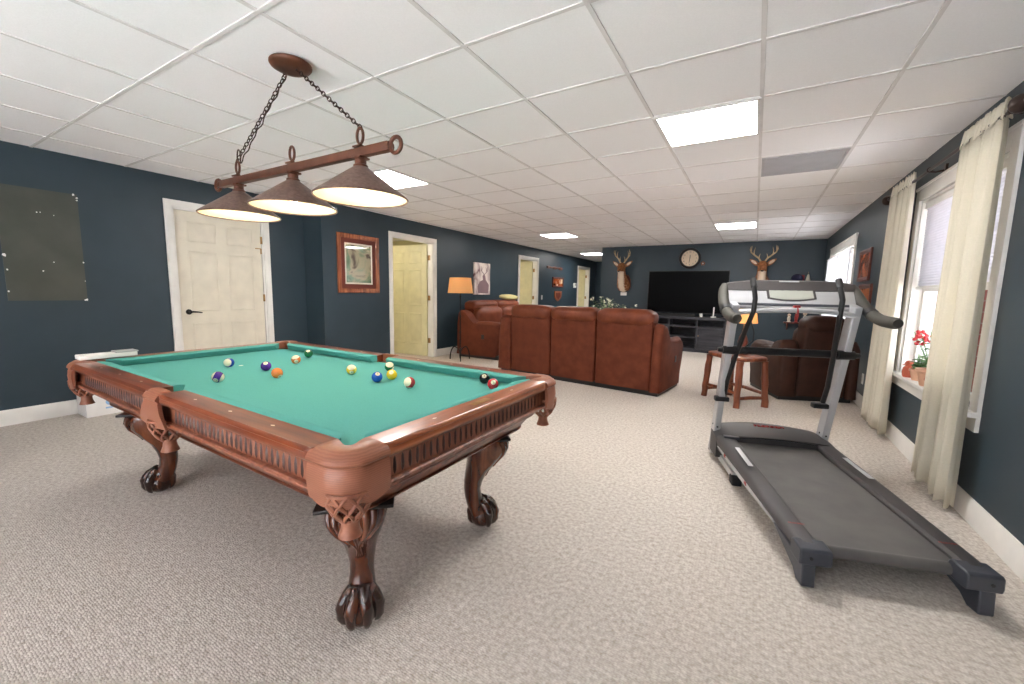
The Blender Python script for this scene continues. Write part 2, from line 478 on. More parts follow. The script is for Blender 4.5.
def text_bm(mb, txt, size, M_, depth=0.001):
    """lettering as mesh faces added to mb (text plane X right, Y up, transformed by M_)"""
    cu = bpy.data.curves.new('lettering', 'FONT'); cu.body = txt; cu.size = size; cu.align_x = 'CENTER'; cu.align_y = 'CENTER'
    cu.extrude = depth / 2; cu.resolution_u = 2
    o = bpy.data.objects.new('lettering', cu); C.objects.link(o)
    dg = bpy.context.evaluated_depsgraph_get()
    me = bpy.data.meshes.new_from_object(o.evaluated_get(dg))
    bpy.data.objects.remove(o); bpy.data.curves.remove(cu)
    vs = [mb.v(M_ @ v.co if not callable(M_) else M_(v.co)) for v in me.vertices]
    for p in me.polygons:
        mb.face([vs[i] for i in p.vertices], False)
    bpy.data.meshes.remove(me)

# ------------------------------------------------------------------ room
H = 2.365
XA, XB, XR, YK, YH = -5.42, -5.03, 1.121, 10.11, 14.4
XH = -3.38          # left end of the back wall, where the hall begins
YF = -2.6           # wall behind the camera
YJ = 3.51           # jog between the two left walls

def wall_x(name, x0, x1, y0, y1, holes, mats=None):
    """wall slab across x0..x1 running in y with rectangular holes (y0,y1,z0,z1)"""
    mb = MB(); ys = y0
    for a, b, c, d in sorted(holes):
        mb.box(x0, x1, ys, a, 0, H)
        if c > 0: mb.box(x0, x1, a, b, 0, c)
        if d < H: mb.box(x0, x1, a, b, d, H)
        ys = b
    mb.box(x0, x1, ys, y1, 0, H)
    return struct(mb.build(name, mats or M['wall'], sharp=30))

DA = (2.02, 2.96, 0.0, 2.05)      # closed six-panel door
DB = (4.74, 5.72, 0.0, 2.06)
DC = (8.86, 9.80, 0.0, 2.05)
DD = (12.75, 13.72, 0.0, 2.04)
W1 = (3.30, 4.70, 0.60, 2.02)
W2 = (7.28, 9.30, 0.75, 1.98)

fl = MB(); fl.box(-9.0, 1.3, YF - .1, YH + .2, -0.1, 0.0)
struct(fl.build('floor', M['carpet']))

# ceiling: slab of tiles with the exposed grid standing a few millimetres proud
cm = MB()
cm.box(-9.0, 1.3, YF - .1, YH + .2, H, H + 0.12)
cm.slot(1)
k = -14
while k < 5:
    x = -0.668 + 0.61 * k
    if -5.42 < x < 1.1: cm.box(x - 0.010, x + 0.010, YF, YH, H - 0.005, H + 0.001)
    k += 1
for m in range(-8, 22):
    y = 1.671 + 0.61 * m
    if YF < y < YH: cm.box(-5.42, 1.12, y - 0.010, y + 0.010, H - 0.0045, H + 0.001)
struct(cm.build('ceiling', [M['tile'], M['tbar']], sharp=30))

wall_x('wall_left', XA - 0.12, XA, YF, YJ, [DA])
mb = MB(); mb.box(XA - 0.12, XB, YJ, YJ + 0.12, 0, H)
struct(mb.build('wall_left_return', M['wall']))
wall_x('wall_left_far', XB - 0.12, XB, YJ + 0.12, YH, [DB, DC, DD])
wall_x('wall_right', XR, XR + 0.16, YF, YK + 0.12, [W1, W2])
mb = MB(); mb.box(XH, XR + 0.16, YK, YK + 0.12, 0, H)
struct(mb.build('wall_back', M['wall']))
mb = MB(); mb.box(XH, XH + 0.12, YK + 0.12, YH, 0, H)
struct(mb.build('wall_hall', M['wall']))
mb = MB(); mb.box(XB - 0.12, XH + 0.12, YH, YH + 0.12, 0, H)
struct(mb.build('wall_hall_end', M['wall']))
PX0, PX1, PZ1 = -3.3, 0.7, 2.1       # unseen glazed doors added behind the camera to let daylight in
mb = MB(); mb.box(XA - 0.12, PX0, YF - 0.12, YF, 0, H); mb.box(PX1, XR + 0.16, YF - 0.12, YF, 0, H); mb.box(PX0, PX1, YF - 0.12, YF, PZ1, H)
struct(mb.build('wall_front', M['wall']))
e = bpy.data.objects.new('added_window', None); C.objects.link(e); e.location = (PX0, YF, 0); struct(e)
mb = MB(); PW = PX1 - PX0
for a in (0, PW / 4 - .03, PW / 2 - .04, PW * .75 - .03, PW - .06): mb.box(a, a + .06, -.10, -.04, .0, PZ1)
mb.box(.06, PW - .06, -.099, -.041, 0, .08); mb.box(.06, PW - .06, -.099, -.041, PZ1 - .08, PZ1)
mb.build('window_frame', M['trim'], e, 30)
mb = MB(); mb.box(.06, PW - .06, -.072, -.068, .08, PZ1 - .08); mb.build('pane', M['glass'], e)
# the yellow rooms behind the left doorways
mb = MB()
mb.box(-8.0, -7.9, YJ, YH + 0.1, 0, H)
mb.box(-7.9, XB - 0.12, YJ + 0.12, YJ + 0.22, 0, H)
for y in (7.2, 11.2, YH): mb.box(-7.9, XB - 0.12, y, y + 0.1, 0, H)
struct(mb.build('wall_side_rooms', M['yellow_wall']))
mb = MB(); mb.box(XA - 0.9, XA - 0.13, DA[0] - .2, DA[1] + .2, 0, H)
# (solid core closing the space behind the shut door)
struct(mb.build('wall_left_closet', M['yellow_wall']))

# baseboards
BBH, BBT = 0.134, 0.016
def base_x(name, x, sgn, y0, y1):
    mb = MB(); mb.prism([(x, 0), (x + sgn * BBT, 0), (x + sgn * BBT, BBH - .02), (x + sgn * .006, BBH), (x, BBH)], y0, y1, 'Y')
    return struct(mb.build(name, M['trim'], sharp=30))
base_x('baseboard_left', XA, 1, YF, DA[0] - 0.07)
base_x('baseboard_left', XA, 1, DA[1] + 0.07, YJ)
base_x('baseboard_left', XB, 1, YJ, DB[0] - 0.07)
base_x('baseboard_left', XB, 1, DB[1] + 0.07, DC[0] - 0.07)
base_x('baseboard_left', XB, 1, DC[1] + 0.07, DD[0] - 0.07)
base_x('baseboard_right', XR, -1, YF, YK)
mb = MB(); mb.prism([(YK, 0), (YK - BBT, 0), (YK - BBT, BBH - .02), (YK - .006, BBH), (YK, BBH)], XH, XR, 'X')
struct(mb.build('baseboard_back', M['trim'], sharp=30))
mb = MB(); mb.prism([(YJ, 0), (YJ - BBT, 0), (YJ - BBT, BBH - .02), (YJ - .006, BBH), (YJ, BBH)], XA, XB, 'X')
struct(mb.build('baseboard_return', M['trim'], sharp=30))

# ------------------------------------------------------------------ doors
def casing(mb, x, hole, w=0.07, t=0.018, depth=0.12):
    y0, y1, z0, z1 = hole
    for a, b in ((y0 - w, y0), (y1, y1 + w)):
        mb.box(x, x + t, a, b, 0, z1 + w)
        mb.box(x + t, x + t + .006, a + .012, b - .012, 0, z1 + w - .012)
    mb.box(x, x + t, y0, y1, z1, z1 + w)
    mb.box(x + t, x + t + .006, y0 - .012, y1 + .012, z1 + .012, z1 + w - .012)
    # jamb lining
    mb.box(x - depth, x, y0, y0 + .018, 0, z1); mb.box(x - depth, x, y1 - .018, y1, 0, z1); mb.box(x - depth, x, y0 + .018, y1 - .018, z1 - .018, z1)

def panel_leaf(mb, w, h, t=0.035):
    """six-panel leaf: width along X from 0, height Z, face at Y=0 .. -t (front +Y)"""
    mb.box(0, w, -t, 0, 0.008, h)
    st = 0.105; pw = (w - 3 * st) / 2
    rows = [(0.22, 0.80), (0.93, 1.60), (1.70, 1.92)]
    for z0, z1 in rows:
        for i in range(2):
            x0 = st + i * (pw + st)
            for y_, s in ((0, 1), (-t, -1)):
                # raised field with a sunk moulding ring
                a, b = 0.0, 0.012 * s
                rg = []
                for ins, d in ((0, 0.0), (0.012, 0.006), (0.024, 0.001), (0.05, 0.001), (0.07, 0.007)):
                    rg.append([Vector((x0 + ins, y_ + d * s, z0 + ins)), Vector((x0 + pw - ins, y_ + d * s, z0 + ins)),
                               Vector((x0 + pw - ins, y_ + d * s, z1 - ins)), Vector((x0 + ins, y_ + d * s, z1 - ins))])
                mb.loft(rg, True)

def make_door(name, x, hole, open_=False, mat='door', casing_mat='trim'):
    e = bpy.data.objects.new(name, None); C.objects.link(e); e.location = (x, hole[0], 0); struct(e)
    h2 = (0, hole[1] - hole[0], 0, hole[3])
    mb = MB(); casing(mb, 0, h2); mb.build('door_frame', M[casing_mat], e, 30)
    w = hole[1] - hole[0] - 0.044
    mb = MB(); panel_leaf(mb, w, hole[3] - 0.022)
    if not open_:
        leaf = mb.build('door_leaf', M[mat], e, 30, loc=(-0.03, 0.022, 0.0), rot=None)
        # X of leaf runs along +Y of wall, front +Y of leaf faces +X of the room
        leaf.matrix_local = Matrix(((0, 1, 0, -0.02), (1, 0, 0, 0.022), (0, 0, 1, 0.0), (0, 0, 0, 1)))
        mb = MB()
        mb.lathe([(0.030, 0), (0.030, .006), (.024, .010)], 20, M_=Matrix.Translation((0, 0.075, 0.925)) @ Matrix.Rotation(PI / 2, 4, 'Y'))
        mb.tube([(.006, .075, .925), (.045, .075, .925)], .010, 10)
        mb.tube([(.045, .068, .925), (.047, .10, .927), (.047, .15, .922), (.045, .185, .915)], [.011, .010, .008, .006], 10)
        mb.build('door_handle', M['iron'], leaf).matrix_local = Matrix(((0, 1, 0, 0), (1, 0, 0, 0), (0, 0, 1, 0), (0, 0, 0, 1)))
        for z in (0.3, 1.08, 1.8):
            mb = MB(); mb.tube([(-.004, w + .026, z - .045), (-.004, w + .026, z + .045)], .007, 8)
            mb.box(-.012, -.004, w + .012, w + .040, z - .045, z + .045)
            mb.build('hinge', M['brass'], e)
        # small chain-lock stub near the top edge
        mb = MB(); mb.box(-.018, -.006, w - .05, w + .02, 1.69, 1.70); mb.box(-.018, -.006, w + .01, w + .022, 1.63, 1.70)
        mb.build('latch', M['brass'], e)
    else:
        leaf = mb.build('door_leaf', M[mat], e, 30)
        # hinged at the far jamb, swung into the side room
        ang = rad(open_)
        T = Matrix.Translation((-0.126, hole[1] - hole[0] - 0.040, 0)) @ Matrix.Rotation(PI + ang, 4, 'Z')
        leaf.data.transform(T)
        for z in (0.3, 1.08, 1.8):
            mb = MB(); mb.box(-.102, -.06, hole[1] - hole[0] - .022, hole[1] - hole[0] - .017, z - .045, z + .045)
            mb.tube([(-.10, hole[1] - hole[0] - .030, z - .045), (-.10, hole[1] - hole[0] - .030, z + .045)], .008, 8)
            mb.build('hinge', M['brass'], e)
        if open_ and name == 'door_4':
            mb = MB(); mb.ball((-.93, hole[1] - hole[0] - .155, .93), .03); mb.tube([(-.93, hole[1] - hole[0] - .06, .93), (-.93, hole[1] - hole[0] - .155, .93)], .01)
            mb.build('door_knob', M['iron'], e)
    return e
make_door('door_1', XA, DA)
make_door('door_2', XB, DB, 3, 'door_warm_lit')
make_door('door_3', XB, DC, 3, 'door_warm_lit')
make_door('door_4', XB, DD, 3, 'door_warm_lit')

# ------------------------------------------------------------------ windows
def make_window(name, hole, blinds=True):
    y0, y1, z0, z1 = hole
    e = bpy.data.objects.new(name, None); C.objects.link(e); e.location = (XR, y0, z0); struct(e)
    w, h = y1 - y0, z1 - z0
    c = 0.095
    mb = MB()
    for a, b in ((-c, 0), (w, w + c)):
        mb.box(-.02, 0, a, b, -.02, h + c, bev=.004)
    mb.box(-.02, 0, 0, w, h, h + c, bev=.004); mb.box(-.026, 0, -c - .01, w + c + .01, h + c, h + c + .02)
    for a, b in ((0, .02), (w - .02, w)): mb.box(0, .16, a, b, 0, h)
    mb.box(0, .16, .02, w - .02, h - .02, h)
    mb.build('window_frame', M['trim'], e, 30)
    mb = MB(); mb.box(-.055, .16, -c, w + c, -.03, 0.0, bev=.006); mb.box(-.018, 0, -c, w + c, -.11, -.03)
    mb.build('window_sill', M['trim'], e, 30)
    half = h * 0.5
    units = 2 if w > 1.6 else 1
    uw = (w - .04) / units
    for u in range(units):
        a, b = .02 + u * uw, .02 + (u + 1) * uw
        for lo, hi, x in ((0, half + .02, .07), (half - .02, h - .02, .10)):
            mb = MB()
            s = .045
            mb.box(x, x + .03, a, a + s, lo, hi); mb.box(x, x + .03, b - s, b, lo, hi)
            mb.box(x, x + .03, a + s, b - s, lo, lo + s); mb.box(x, x + .03, a + s, b - s, hi - s, hi)
            sash = mb.build('sash', M['trim'], e, 30)
            g = MB(); g.box(x + .012, x + .016, a + s, b - s, lo + s, hi - s); g.build('pane', M['tinted'], sash)
    if blinds:
        mb = MB(); mb.box(.015, .055, .025, w - .025, h - .07, h - .022)
        mb.build('blind_headrail', M['trim'], e)
        n = 30; top = h - .08; bot = half + .03
        mb = MB()
        for i in range(n):
            z = top - (top - bot) * i / (n - 1)
            mb.box(.020, .045, .03, w - .03, -.0006, .0006, M_=Matrix.Translation((0, 0, z)) @ Matrix.Translation((.032, 0, 0)) @ Matrix.Rotation(rad(55), 4, 'Y') @ Matrix.Translation((-.032, 0, 0)))
        mb.build('blind_slats', M['blind'], e, None)
        mb = MB(); mb.box(.02, .046, .03, w - .03, bot - .03, bot - .015); mb.build('blind_bottom_rail', M['trim'], e)
    return e
make_window('window_1', W1)
make_window('window_2', W2, False)

def wavy_cloth(mb, y0, y1, z0, z1, x, amp, folds, n=120, rows=14, seed=1, thick=0.004, flare=1.0, header=0.0, spread=0.0):
    rnd = random.Random(seed); ph = [rnd.uniform(0, 6.28) for _ in range(4)]
    def X(t, s):
        a = amp * (0.55 + 0.45 * s * flare)
        return x - a * (0.6 * sin(2 * PI * folds * t + ph[0]) + 0.28 * sin(2 * PI * folds * 1.7 * t + ph[1]) + 0.2 * sin(2 * PI * folds * 0.45 * t + ph[2] + s))
    F, B = [], []
    yc = (y0 + y1) / 2
    for r in range(rows + 1):
        s = r / rows; z = z1 + (z0 - z1) * s
        rowF, rowB = [], []
        for i in range(n + 1):
            t = i / n
            w = 1 + spread * s - header * (1 if r == 0 else 0)
            y = yc + (y0 + (y1 - y0) * t - yc) * w
            xx = X(t, s); zz = z + (0.012 * sin(2 * PI * folds * 2 * t + ph[3]) if r in (0, rows) else 0)
            rowF.append(mb.v((xx - thick / 2, y, zz))); rowB.append(mb.v((xx + thick / 2, y, zz)))
        F.append(rowF); B.append(rowB)
    for r in range(rows):
        for i in range(n):
            mb.face([F[r][i], F[r][i + 1], F[r + 1][i + 1], F[r + 1][i]]); mb.face([B[r][i], B[r + 1][i], B[r + 1][i + 1], B[r][i + 1]])
    for r in range(rows):
        for i in (0, n): mb.face([F[r][i], F[r + 1][i], B[r + 1][i], B[r][i]])
    for i in range(n):
        for r in (0, rows): mb.face([F[r][i], F[r][i + 1], B[r][i + 1], B[r][i]])

def curtain(label, y0, y1, seed):
    e = thing('curtain', label, 'curtain', (XR - 0.09, (y0 + y1) / 2, 0), 0, 'cream curtains at the flower window')
    mb = MB(); wavy_cloth(mb, (y0 - y1) / 2, (y1 - y0) / 2, 0.055, 2.15, 0, 0.045, 6, seed=seed, rows=16, spread=0.02)
    mb.build('drape', M['curtain'], e, None)
    mb = MB(); wavy_cloth(mb, (y0 - y1) / 2 * .97, (y1 - y0) / 2 * .97, 2.15, 2.235, 0, 0.028, 11, seed=seed + 5, rows=4)
    mb.build('header_ruffle', M['curtain'], e, None)
curtain('wide cream curtain panel with the dark round rod finial at its top corner', 3.15, 3.69, 3)
curtain('narrow cream curtain panel between the flower pots and the two stacked pictures', 4.60, 5.22, 9)

rod = thing('curtain_rod', 'dark curtain rod with round carved finial above the flower window', 'curtain rod', (XR - 0.09, 4.2, 2.165))
mb = MB(); mb.tube([(0, -1.10, 0), (0, 1.12, 0)], 0.011, 10); mb.build('rod', M['rod'], rod)
for s, y in ((-1, -1.10), (1, 1.12)):
    mb = MB()
    prof = [(.001, -.02), (.014, -.02), (.016, 0), (.010, .008), (.022, .02), (.040, .035), (.046, .055), (.040, .078), (.022, .092), (.012, .10), (.012, .108), (.001, .112)]
    mb.lathe(prof, 16, M_=Matrix.Translation((0, y, 0)) @ Matrix.Rotation(-s * PI / 2, 4, 'X'))
    mb.build('finial', M['rod'], rod)
for y in (-1.075, 0.05, 1.05):
    mb = MB(); mb.box(.075, .0895, y - .02, y + .02, -.04, .03); mb.tube([(.08, y, -.01), (.03, y, -.02), (0, y, -.013)], .007, 8)
    mb.torus((0, y, 0), .016, .004, 'Y', 14, 6)
    mb.build('bracket', M['rod'], rod)

# sheer at the back window
shz = thing('window_sheer', 'white sheer valance curtain covering the small back window', 'curtain', (XR - 0.05, 8.29, 0))
mb = MB(); wavy_cloth(mb, -1.06, 0.0, 0.8, 1.90, 0, 0.02, 8, seed=2, thick=.002, rows=8); wavy_cloth(mb, 0.0, 1.06, 0.8, 1.90, 0, 0.02, 8, seed=4, thick=.002, rows=8)
mb.build('sheer_cloth', M['sheer'], shz, None)
mb = MB(); mb.tube([(0, -1.12, 1.90), (0, 1.12, 1.90)], .008, 8)
for y in (-1.12, 1.12): mb.tube([(0, y, 1.9), (.048, y, 1.9)], .006, 8)
mb.build('sheer_rod', M['white_plastic'], shz)

# outside: added paving that bounces sunlight indoors, and a neighbouring brick wall
mb = MB(); mb.box(1.3, 12, -14, 18, -0.3, -0.12); mb.box(-14, 1.3, -14, YF - .12, -.3, -.12); struct(mb.build('added_ground_outside', M['ground']))
mb = MB(); mb.box(1.95, 2.3, 4.6, 7.15, -0.2, 1.42); struct(mb.build('wall_outside_brick', M['brick']))

# ------------------------------------------------------------------ ceiling fixtures
def ceiling_light(x, y, label):
    e = thing('ceiling_light', label, 'ceiling light', (x, y, H), 0, 'square ceiling light panels')
    mb = MB(); s = .304; t = .022
    for a, b, c, d in ((-s, -s + t, -s, s), (s - t, s, -s, s), (-s + t, s - t, -s, -s + t), (-s + t, s - t, s - t, s)):
        mb.box(a, b, c, d, -.012, -.0005)
    mb.build('frame', M['tbar'], e)
    mb = MB(); mb.box(-s + t, s - t, -s + t, s - t, -.008, -.001)
    mb.build('diffuser', M['light'], e)
TX = lambda k: -0.668 + .61 * (k + .5)
TY = lambda m: 1.671 + .61 * (m + .5)
ceiling_light(TX(0), TY(2), 'largest bright square ceiling light panel, standing before the grey vent')
ceiling_light(TX(-5), TY(2), 'bright ceiling light panel partly hidden by a shade of the pendant lamp')
ceiling_light(-3.50, TY(9.45), 'ceiling light panel in mid ceiling between the pale canvas and the hall light')
ceiling_light(TX(0), TY(9.45), 'ceiling light panel close to the back wall, between clock and grey vent')
ceiling_light(-4.15, 11.6, 'hall ceiling light half hidden by the wall corner beside the deer head')
e = thing('ceiling_vent', 'plain grey square air vent panel in the ceiling tiles', 'vent', (TX(1), TY(4), H))
mb = MB(); s = .29; t = .02
for a, b, c, d in ((-s, -s + t, -s, s), (s - t, s, -s, s), (-s + t, s - t, -s, -s + t), (-s + t, s - t, s - t, s)): mb.box(a, b, c, d, -.012, -.0005)
mb.build('frame', M['vent'], e)
mb = MB()
mb.box(-s + t, s - t, -s + t, s - t, -.004, -.0008)
for i in range(26):
    y = -s + t + .01 + i * (2 * (s - t) - .02) / 25
    mb.box(-s + t, s - t, y - .006, y + .006, -.0105, -.004)
mb.build('grille', M['vent'], e)

# ------------------------------------------------------------------ pool table
PT = (-2.159, 1.359); PR = -0.0163
HX, HY = 1.27, 0.672
ZR = 0.765; ZB = 0.718
pt = thing('pool_table', 'carved mahogany pool table with green felt and tan leather pockets', 'pool table', (PT[0], PT[1], 0), PR)

# slate bed under the felt
mb = MB(); c = .10; ex, ey = HX - .10, HY - .10
mb.prism([(-ex + c, -ey), (-.07, -ey), (-.05, -ey - .012), (.05, -ey - .012), (.07, -ey), (ex - c, -ey), (ex, -ey + c), (ex, ey - c), (ex - c, ey), (.07, ey), (.05, ey + .012), (-.05, ey + .012), (-.07, ey), (-ex + c, ey), (-ex, ey - c), (-ex, -ey + c)], ZB - .03, ZB, 'Z')
mb.build('felt_bed', M['felt'], pt, 30)
# spot sticker and nothing else on the cloth
mb = MB(); mb.lathe([(.012, 0), (.012, .0006)], 16, c=(-.62, -.03, ZB)); mb.build('table_spot', M['pearl'], pt)

RW = .098   # wood width
rail_prof = [(.022, -.050), (.010, -.046), (.002, -.036), (.0, -.028), (.003, -.018), (.0, -.014), (.002, -.007), (.009, -.001), (.020, 0.0), (RW, -.002), (RW, -.050)]
def edge_frame(side):
    """maps (along, inward, z) to table coordinates"""
    if side == 'S': return lambda a, d, z: Vector((a, -HY + d, z))
    if side == 'N': return lambda a, d, z: Vector((-a, HY - d, z))
    if side == 'E': return lambda a, d, z: Vector((HX - d, a, z))
    return lambda a, d, z: Vector((-HX + d, -a, z))
def make_rail(side, a0, a1, sights, corner0, corner1):
    f = edge_frame(side); mb = MB()
    # rounded nose where the wood meets the leather
    rings = []
    steps = [(0.0, .014), (.006, .006), (.016, .001), (.03, 0)]
    for t, ins in steps: rings.append([f(a0 + t, max(d, ins) if d < .05 else d, ZR + z) for d, z in rail_prof])
    for t, ins in steps[::-1]: rings.append([f(a1 - t, max(d, ins) if d < .05 else d, ZR + z) for d, z in rail_prof])
    mb.loft(rings)
    mb.slot(1)
    for s in sights:
        w, l = .006, .013
        pts = [f(s - l, .052, ZR + .0004), f(s, .052 - w, ZR + .0004), f(s + l, .052, ZR + .0004), f(s, .052 + w, ZR + .0004)]
        mb.face([mb.v(p) for p in pts], False)
    r = mb.build('rail', [M['rail_wood'] if side in 'NS' else M['rail_wood_y_lit'], M['pearl']], pt, 35)
    # cushion: felt nose with ends mitred into the pockets
    mb = MB()
    prof = [(RW, -.003, 0), (RW + .006, .0005, .0), (RW + .03, -.001, .45), (RW + .050, -.006, .9), (RW + .052, -.012, 1), (RW + .046, -.022, .9), (RW + .030, -.046, .6), (RW, -.046, 0)]
    k0 = .06 if corner0 else .02; k1 = .06 if corner1 else .02
    e0 = -.002; e1 = -.002
    A = [f(a0 - e0 + k * k0, d, ZR + z) for d, z, k in prof]; B = [f(a1 + e1 - k * k1, d, ZR + z) for d, z, k in prof]
    n = 12
    mb.loft([[A[i].lerp(B[i], t / n) for i in range(len(A))] for t in range(n + 1)])
    mb.build('cushion', M['felt'], pt, 35)
CG = .150   # corner pocket leather reach along each side
SG = .060   # half gap of a side pocket
PLX = HX - RW - .052; PLY = HY - RW - .052
dx = [PLX * i / 4 for i in (1, 2, 3)]
for s in 'SN':
    make_rail(s, -HX + CG, -SG, [-v for v in dx], True, False)
    make_rail(s, SG, HX - CG, dx, False, True)
for s in 'EW':
    make_rail(s, -HY + CG, HY - CG, [-PLY * .5, 0, PLY * .5] if s == 'W' else [-PLY * .5, PLY * .5], True, True)
mb = MB(); mb.box(HX - .070, HX - .034, -.045, .075, ZR, ZR + .0012, bev=.0005)
mb.build('name_plate', M['brass'], pt)

# apron frieze with carved spindles, mouldings above and below
def make_apron(side, length):
    f = edge_frame(side); mb = MB()
    a0, a1 = -length / 2, length / 2
    def run(prof, s=0):
        mb.slot(s)
        mb.loft([[f(a, d, ZR + z) for d, z in prof] for a in (a0, a1)])
    run([(.014, -.048), (.026, -.058), (.034, -.060), (.06, -.048)])                                   # cove under the rail
    run([(.036, -.050), (.036, -.130), (.075, -.130), (.075, -.050)])                                   # flat of the frieze
    run([(.020, -.128), (.014, -.134), (.016, -.142), (.026, -.146), (.030, -.152), (.07, -.152), (.07, -.128)])  # lower bead
    mb.slot(1)  # spindle faces coloured dark to stand for groove shadow
    p = .033; n = int((length - .24) / p)
    for i in range(n):
        a = -(n - 1) * p / 2 + i * p
        if side in 'NS' and abs(a) < .12: continue
        w, zt, zm, zb = .0078, ZR - .064, ZR - .100, ZR - .127
        # pointed leaf shaped spindle, ridged down the middle
        L_ = [(0, zt), (-w * .7, zt - .010), (-w, zm), (-w * .7, zb + .010), (0, zb), (w * .7, zb + .010), (w, zm), (w * .7, zt - .010)]
        V = [mb.v(f(a + u, .036, z)) for u, z in L_]
        r0 = mb.v(f(a, .031, zm + .012)); r1 = mb.v(f(a, .031, zm - .012))
        for q in range(8):
            A, B = V[q], V[(q + 1) % 8]
            c = r0 if q in (0, 1, 6, 7) else r1
            mb.face([A, B, c])
        mb.face([V[2], r0, r1]); mb.face([V[6], r1, r0])
    mb.build('apron', [M['rib_wood'], M['groove_shade']], pt, 30)
make_apron('S', 2 * HX - .13); make_apron('N', 2 * HX - .13); make_apron('E', 2 * HY - .13); make_apron('W', 2 * HY - .13)

# tapered body under the apron, with a raised moulding
mb = MB()
def rect(hx, hy, z, r=.02, n=4):
    P = []
    for sx, sy, a in ((1, 1, 0), (-1, 1, 90), (-1, -1, 180), (1, -1, 270)):
        for i in range(n + 1):
            t = rad(a + 90 * i / n); P.append(Vector((sx * (hx - r) + r * cos(t), sy * (hy - r) + r * sin(t), z)))
    return P
mb.loft([rect(HX - .055, HY - .055, ZR - .145, .10), rect(HX - .066, HY - .066, ZR - .156, .10), rect(HX - .070, HY - .070, ZR - .186, .10), rect(HX - .078, HY - .078, ZR - .193, .10), rect(HX - .092, HY - .092, ZR - .196, .10), rect(HX - .094, HY - .094, ZR - .205, .10),
         rect(HX - .128, HY - .128, ZR - .250, .09), rect(HX - .122, HY - .122, ZR - .255, .09), rect(HX - .126, HY - .126, ZR - .262, .09)])
mb.build('body', M['apron_wood'], pt, 30)

# legs: cabriole with acanthus knee and ball-and-claw foot; outward is local +X
def make_leg(sx, sy):
    ang = math.atan2(sy, sx)
    e = MB(); zt = ZR - .272
    prof = [  # z, offset out, half along out, half across
        (zt, .012, .094, .098), (zt - .02, .022, .104, .102), (zt - .05, .032, .106, .100), (zt - .09, .030, .095, .090), (zt - .14, .012, .074, .073),
        (zt - .19, -.012, .058, .058), (zt - .24, -.028, .048, .050), (zt - .28, -.034, .043, .044), (zt - .32, -.030, .043, .043), (zt - .36, -.014, .050, .048), (zt - .40, .004, .056, .054), (zt - .43, .014, .055, .056)]
    rings = []
    for z, o, a, b in prof:
        ring = []
        for k in range(28):
            t = 2 * PI * k / 28
            q = 2.6 if z > zt - .16 else 2.1
            cx = abs(cos(t)) ** (2 / q) * (1 if cos(t) >= 0 else -1); cy = abs(sin(t)) ** (2 / q) * (1 if sin(t) >= 0 else -1)
            ring.append(Vector((o + a * cx, b * cy, z)))
        rings.append(ring)
    e.loft(rings)
    R = Matrix.Rotation(ang, 4, 'Z')
    leg = e.build('leg', M['leg_wood'], pt, 50, loc=(.998 if sx > 0 else -.775, sy * .365 - .050, 0), rot=(0, 0, ang))
    # carved acanthus leaf over the knee: curling ribs
    cv = MB()
    for j, (s0, s1) in enumerate(((-.060, -.012), (-.034, -.007), (0, 0), (.034, .007), (.060, .012), (-.082, -.03), (.082, .03))):
        pts = []; rr = []
        for i in range(9):
            t = i / 8; z = zt - .015 - .205 * t * (1.0 if abs(s0) < .05 else .72)
            # follow the front of the knee
            for (za, oa, aa, ba), (zb, ob, ab, bb) in zip(prof[:-1], prof[1:]):
                if za >= z >= zb:
                    u = (za - z) / (za - zb); o = oa + (ob - oa) * u; A = aa + (ab - aa) * u; Bq = ba + (bb - ba) * u
            y = s0 + (s1 - s0) * t + .010 * sin(PI * 2 * t) * (1 if s0 > 0 else -1 if s0 < 0 else 0)
            y = max(-Bq * .98, min(Bq * .98, y))
            x = o + A * max(0.0, 1 - abs(y / Bq) ** 2.6) ** (1 / 2.6)
            pts.append((x + .002, y, z)); rr.append(.013 * (1 - .7 * t) + .002)
        cv.tube(pts, rr, 8)
    for s in (-1, 1):     # scroll ears at the top of the leaf
        cv.tube([(.06 + .02 * cos(t * .7), s * (.070 + .018 * sin(t * .7)), zt - .03 - .010 * t + .012 * sin(t * .9)) for t in range(8)], [.014, .014, .013, .012, .011, .01, .008, .006], 8)
    cv.build('acanthus_carving', M['leg_wood'], leg, 60)
    ft = MB(); cz = .060; ox = .020
    ft.ball((ox, 0, cz), .060, 1.10, 1.06, 1.0, 22, 14)
    ft.ball((ox - .016, 0, .112), .054, 1.0, 1.0, .85, 18, 10)
    for a in (-70, -24, 24, 70, 180):
        d = Vector((cos(rad(a)), sin(rad(a)), 0))
        c0 = Vector((ox, 0, 0))
        k = 1.0 if a != 180 else .9
        pts = [c0 * .3 + d * .030 + Vector((0, 0, .138)), c0 * .8 + d * .046 + Vector((0, 0, .122)), c0 + d * .058 * k + Vector((0, 0, .104)), c0 + d * .066 * k + Vector((0, 0, .084)), c0 + d * .067 * k + Vector((0, 0, .066)), c0 + d * .068 * k + Vector((0, 0, .048)), c0 + d * .062 * k + Vector((0, 0, .028)), c0 + d * .052 * k + Vector((0, 0, .014))]
        ft.tube(pts, [.022, .024, .023, .024, .019, .017, .011, .003], 10)
    ft.build('claw_foot', M['dark_wood'], leg, 60)
    pl = MB(); pl.box(-.10, .135, -.125, .125, zt - .001, zt + .012, bev=.003)
    pl.build('top_plate', M['black_wood'], leg)
for sx in (-1, 1):
    for sy in (-1, 1): make_leg(sx, sy)

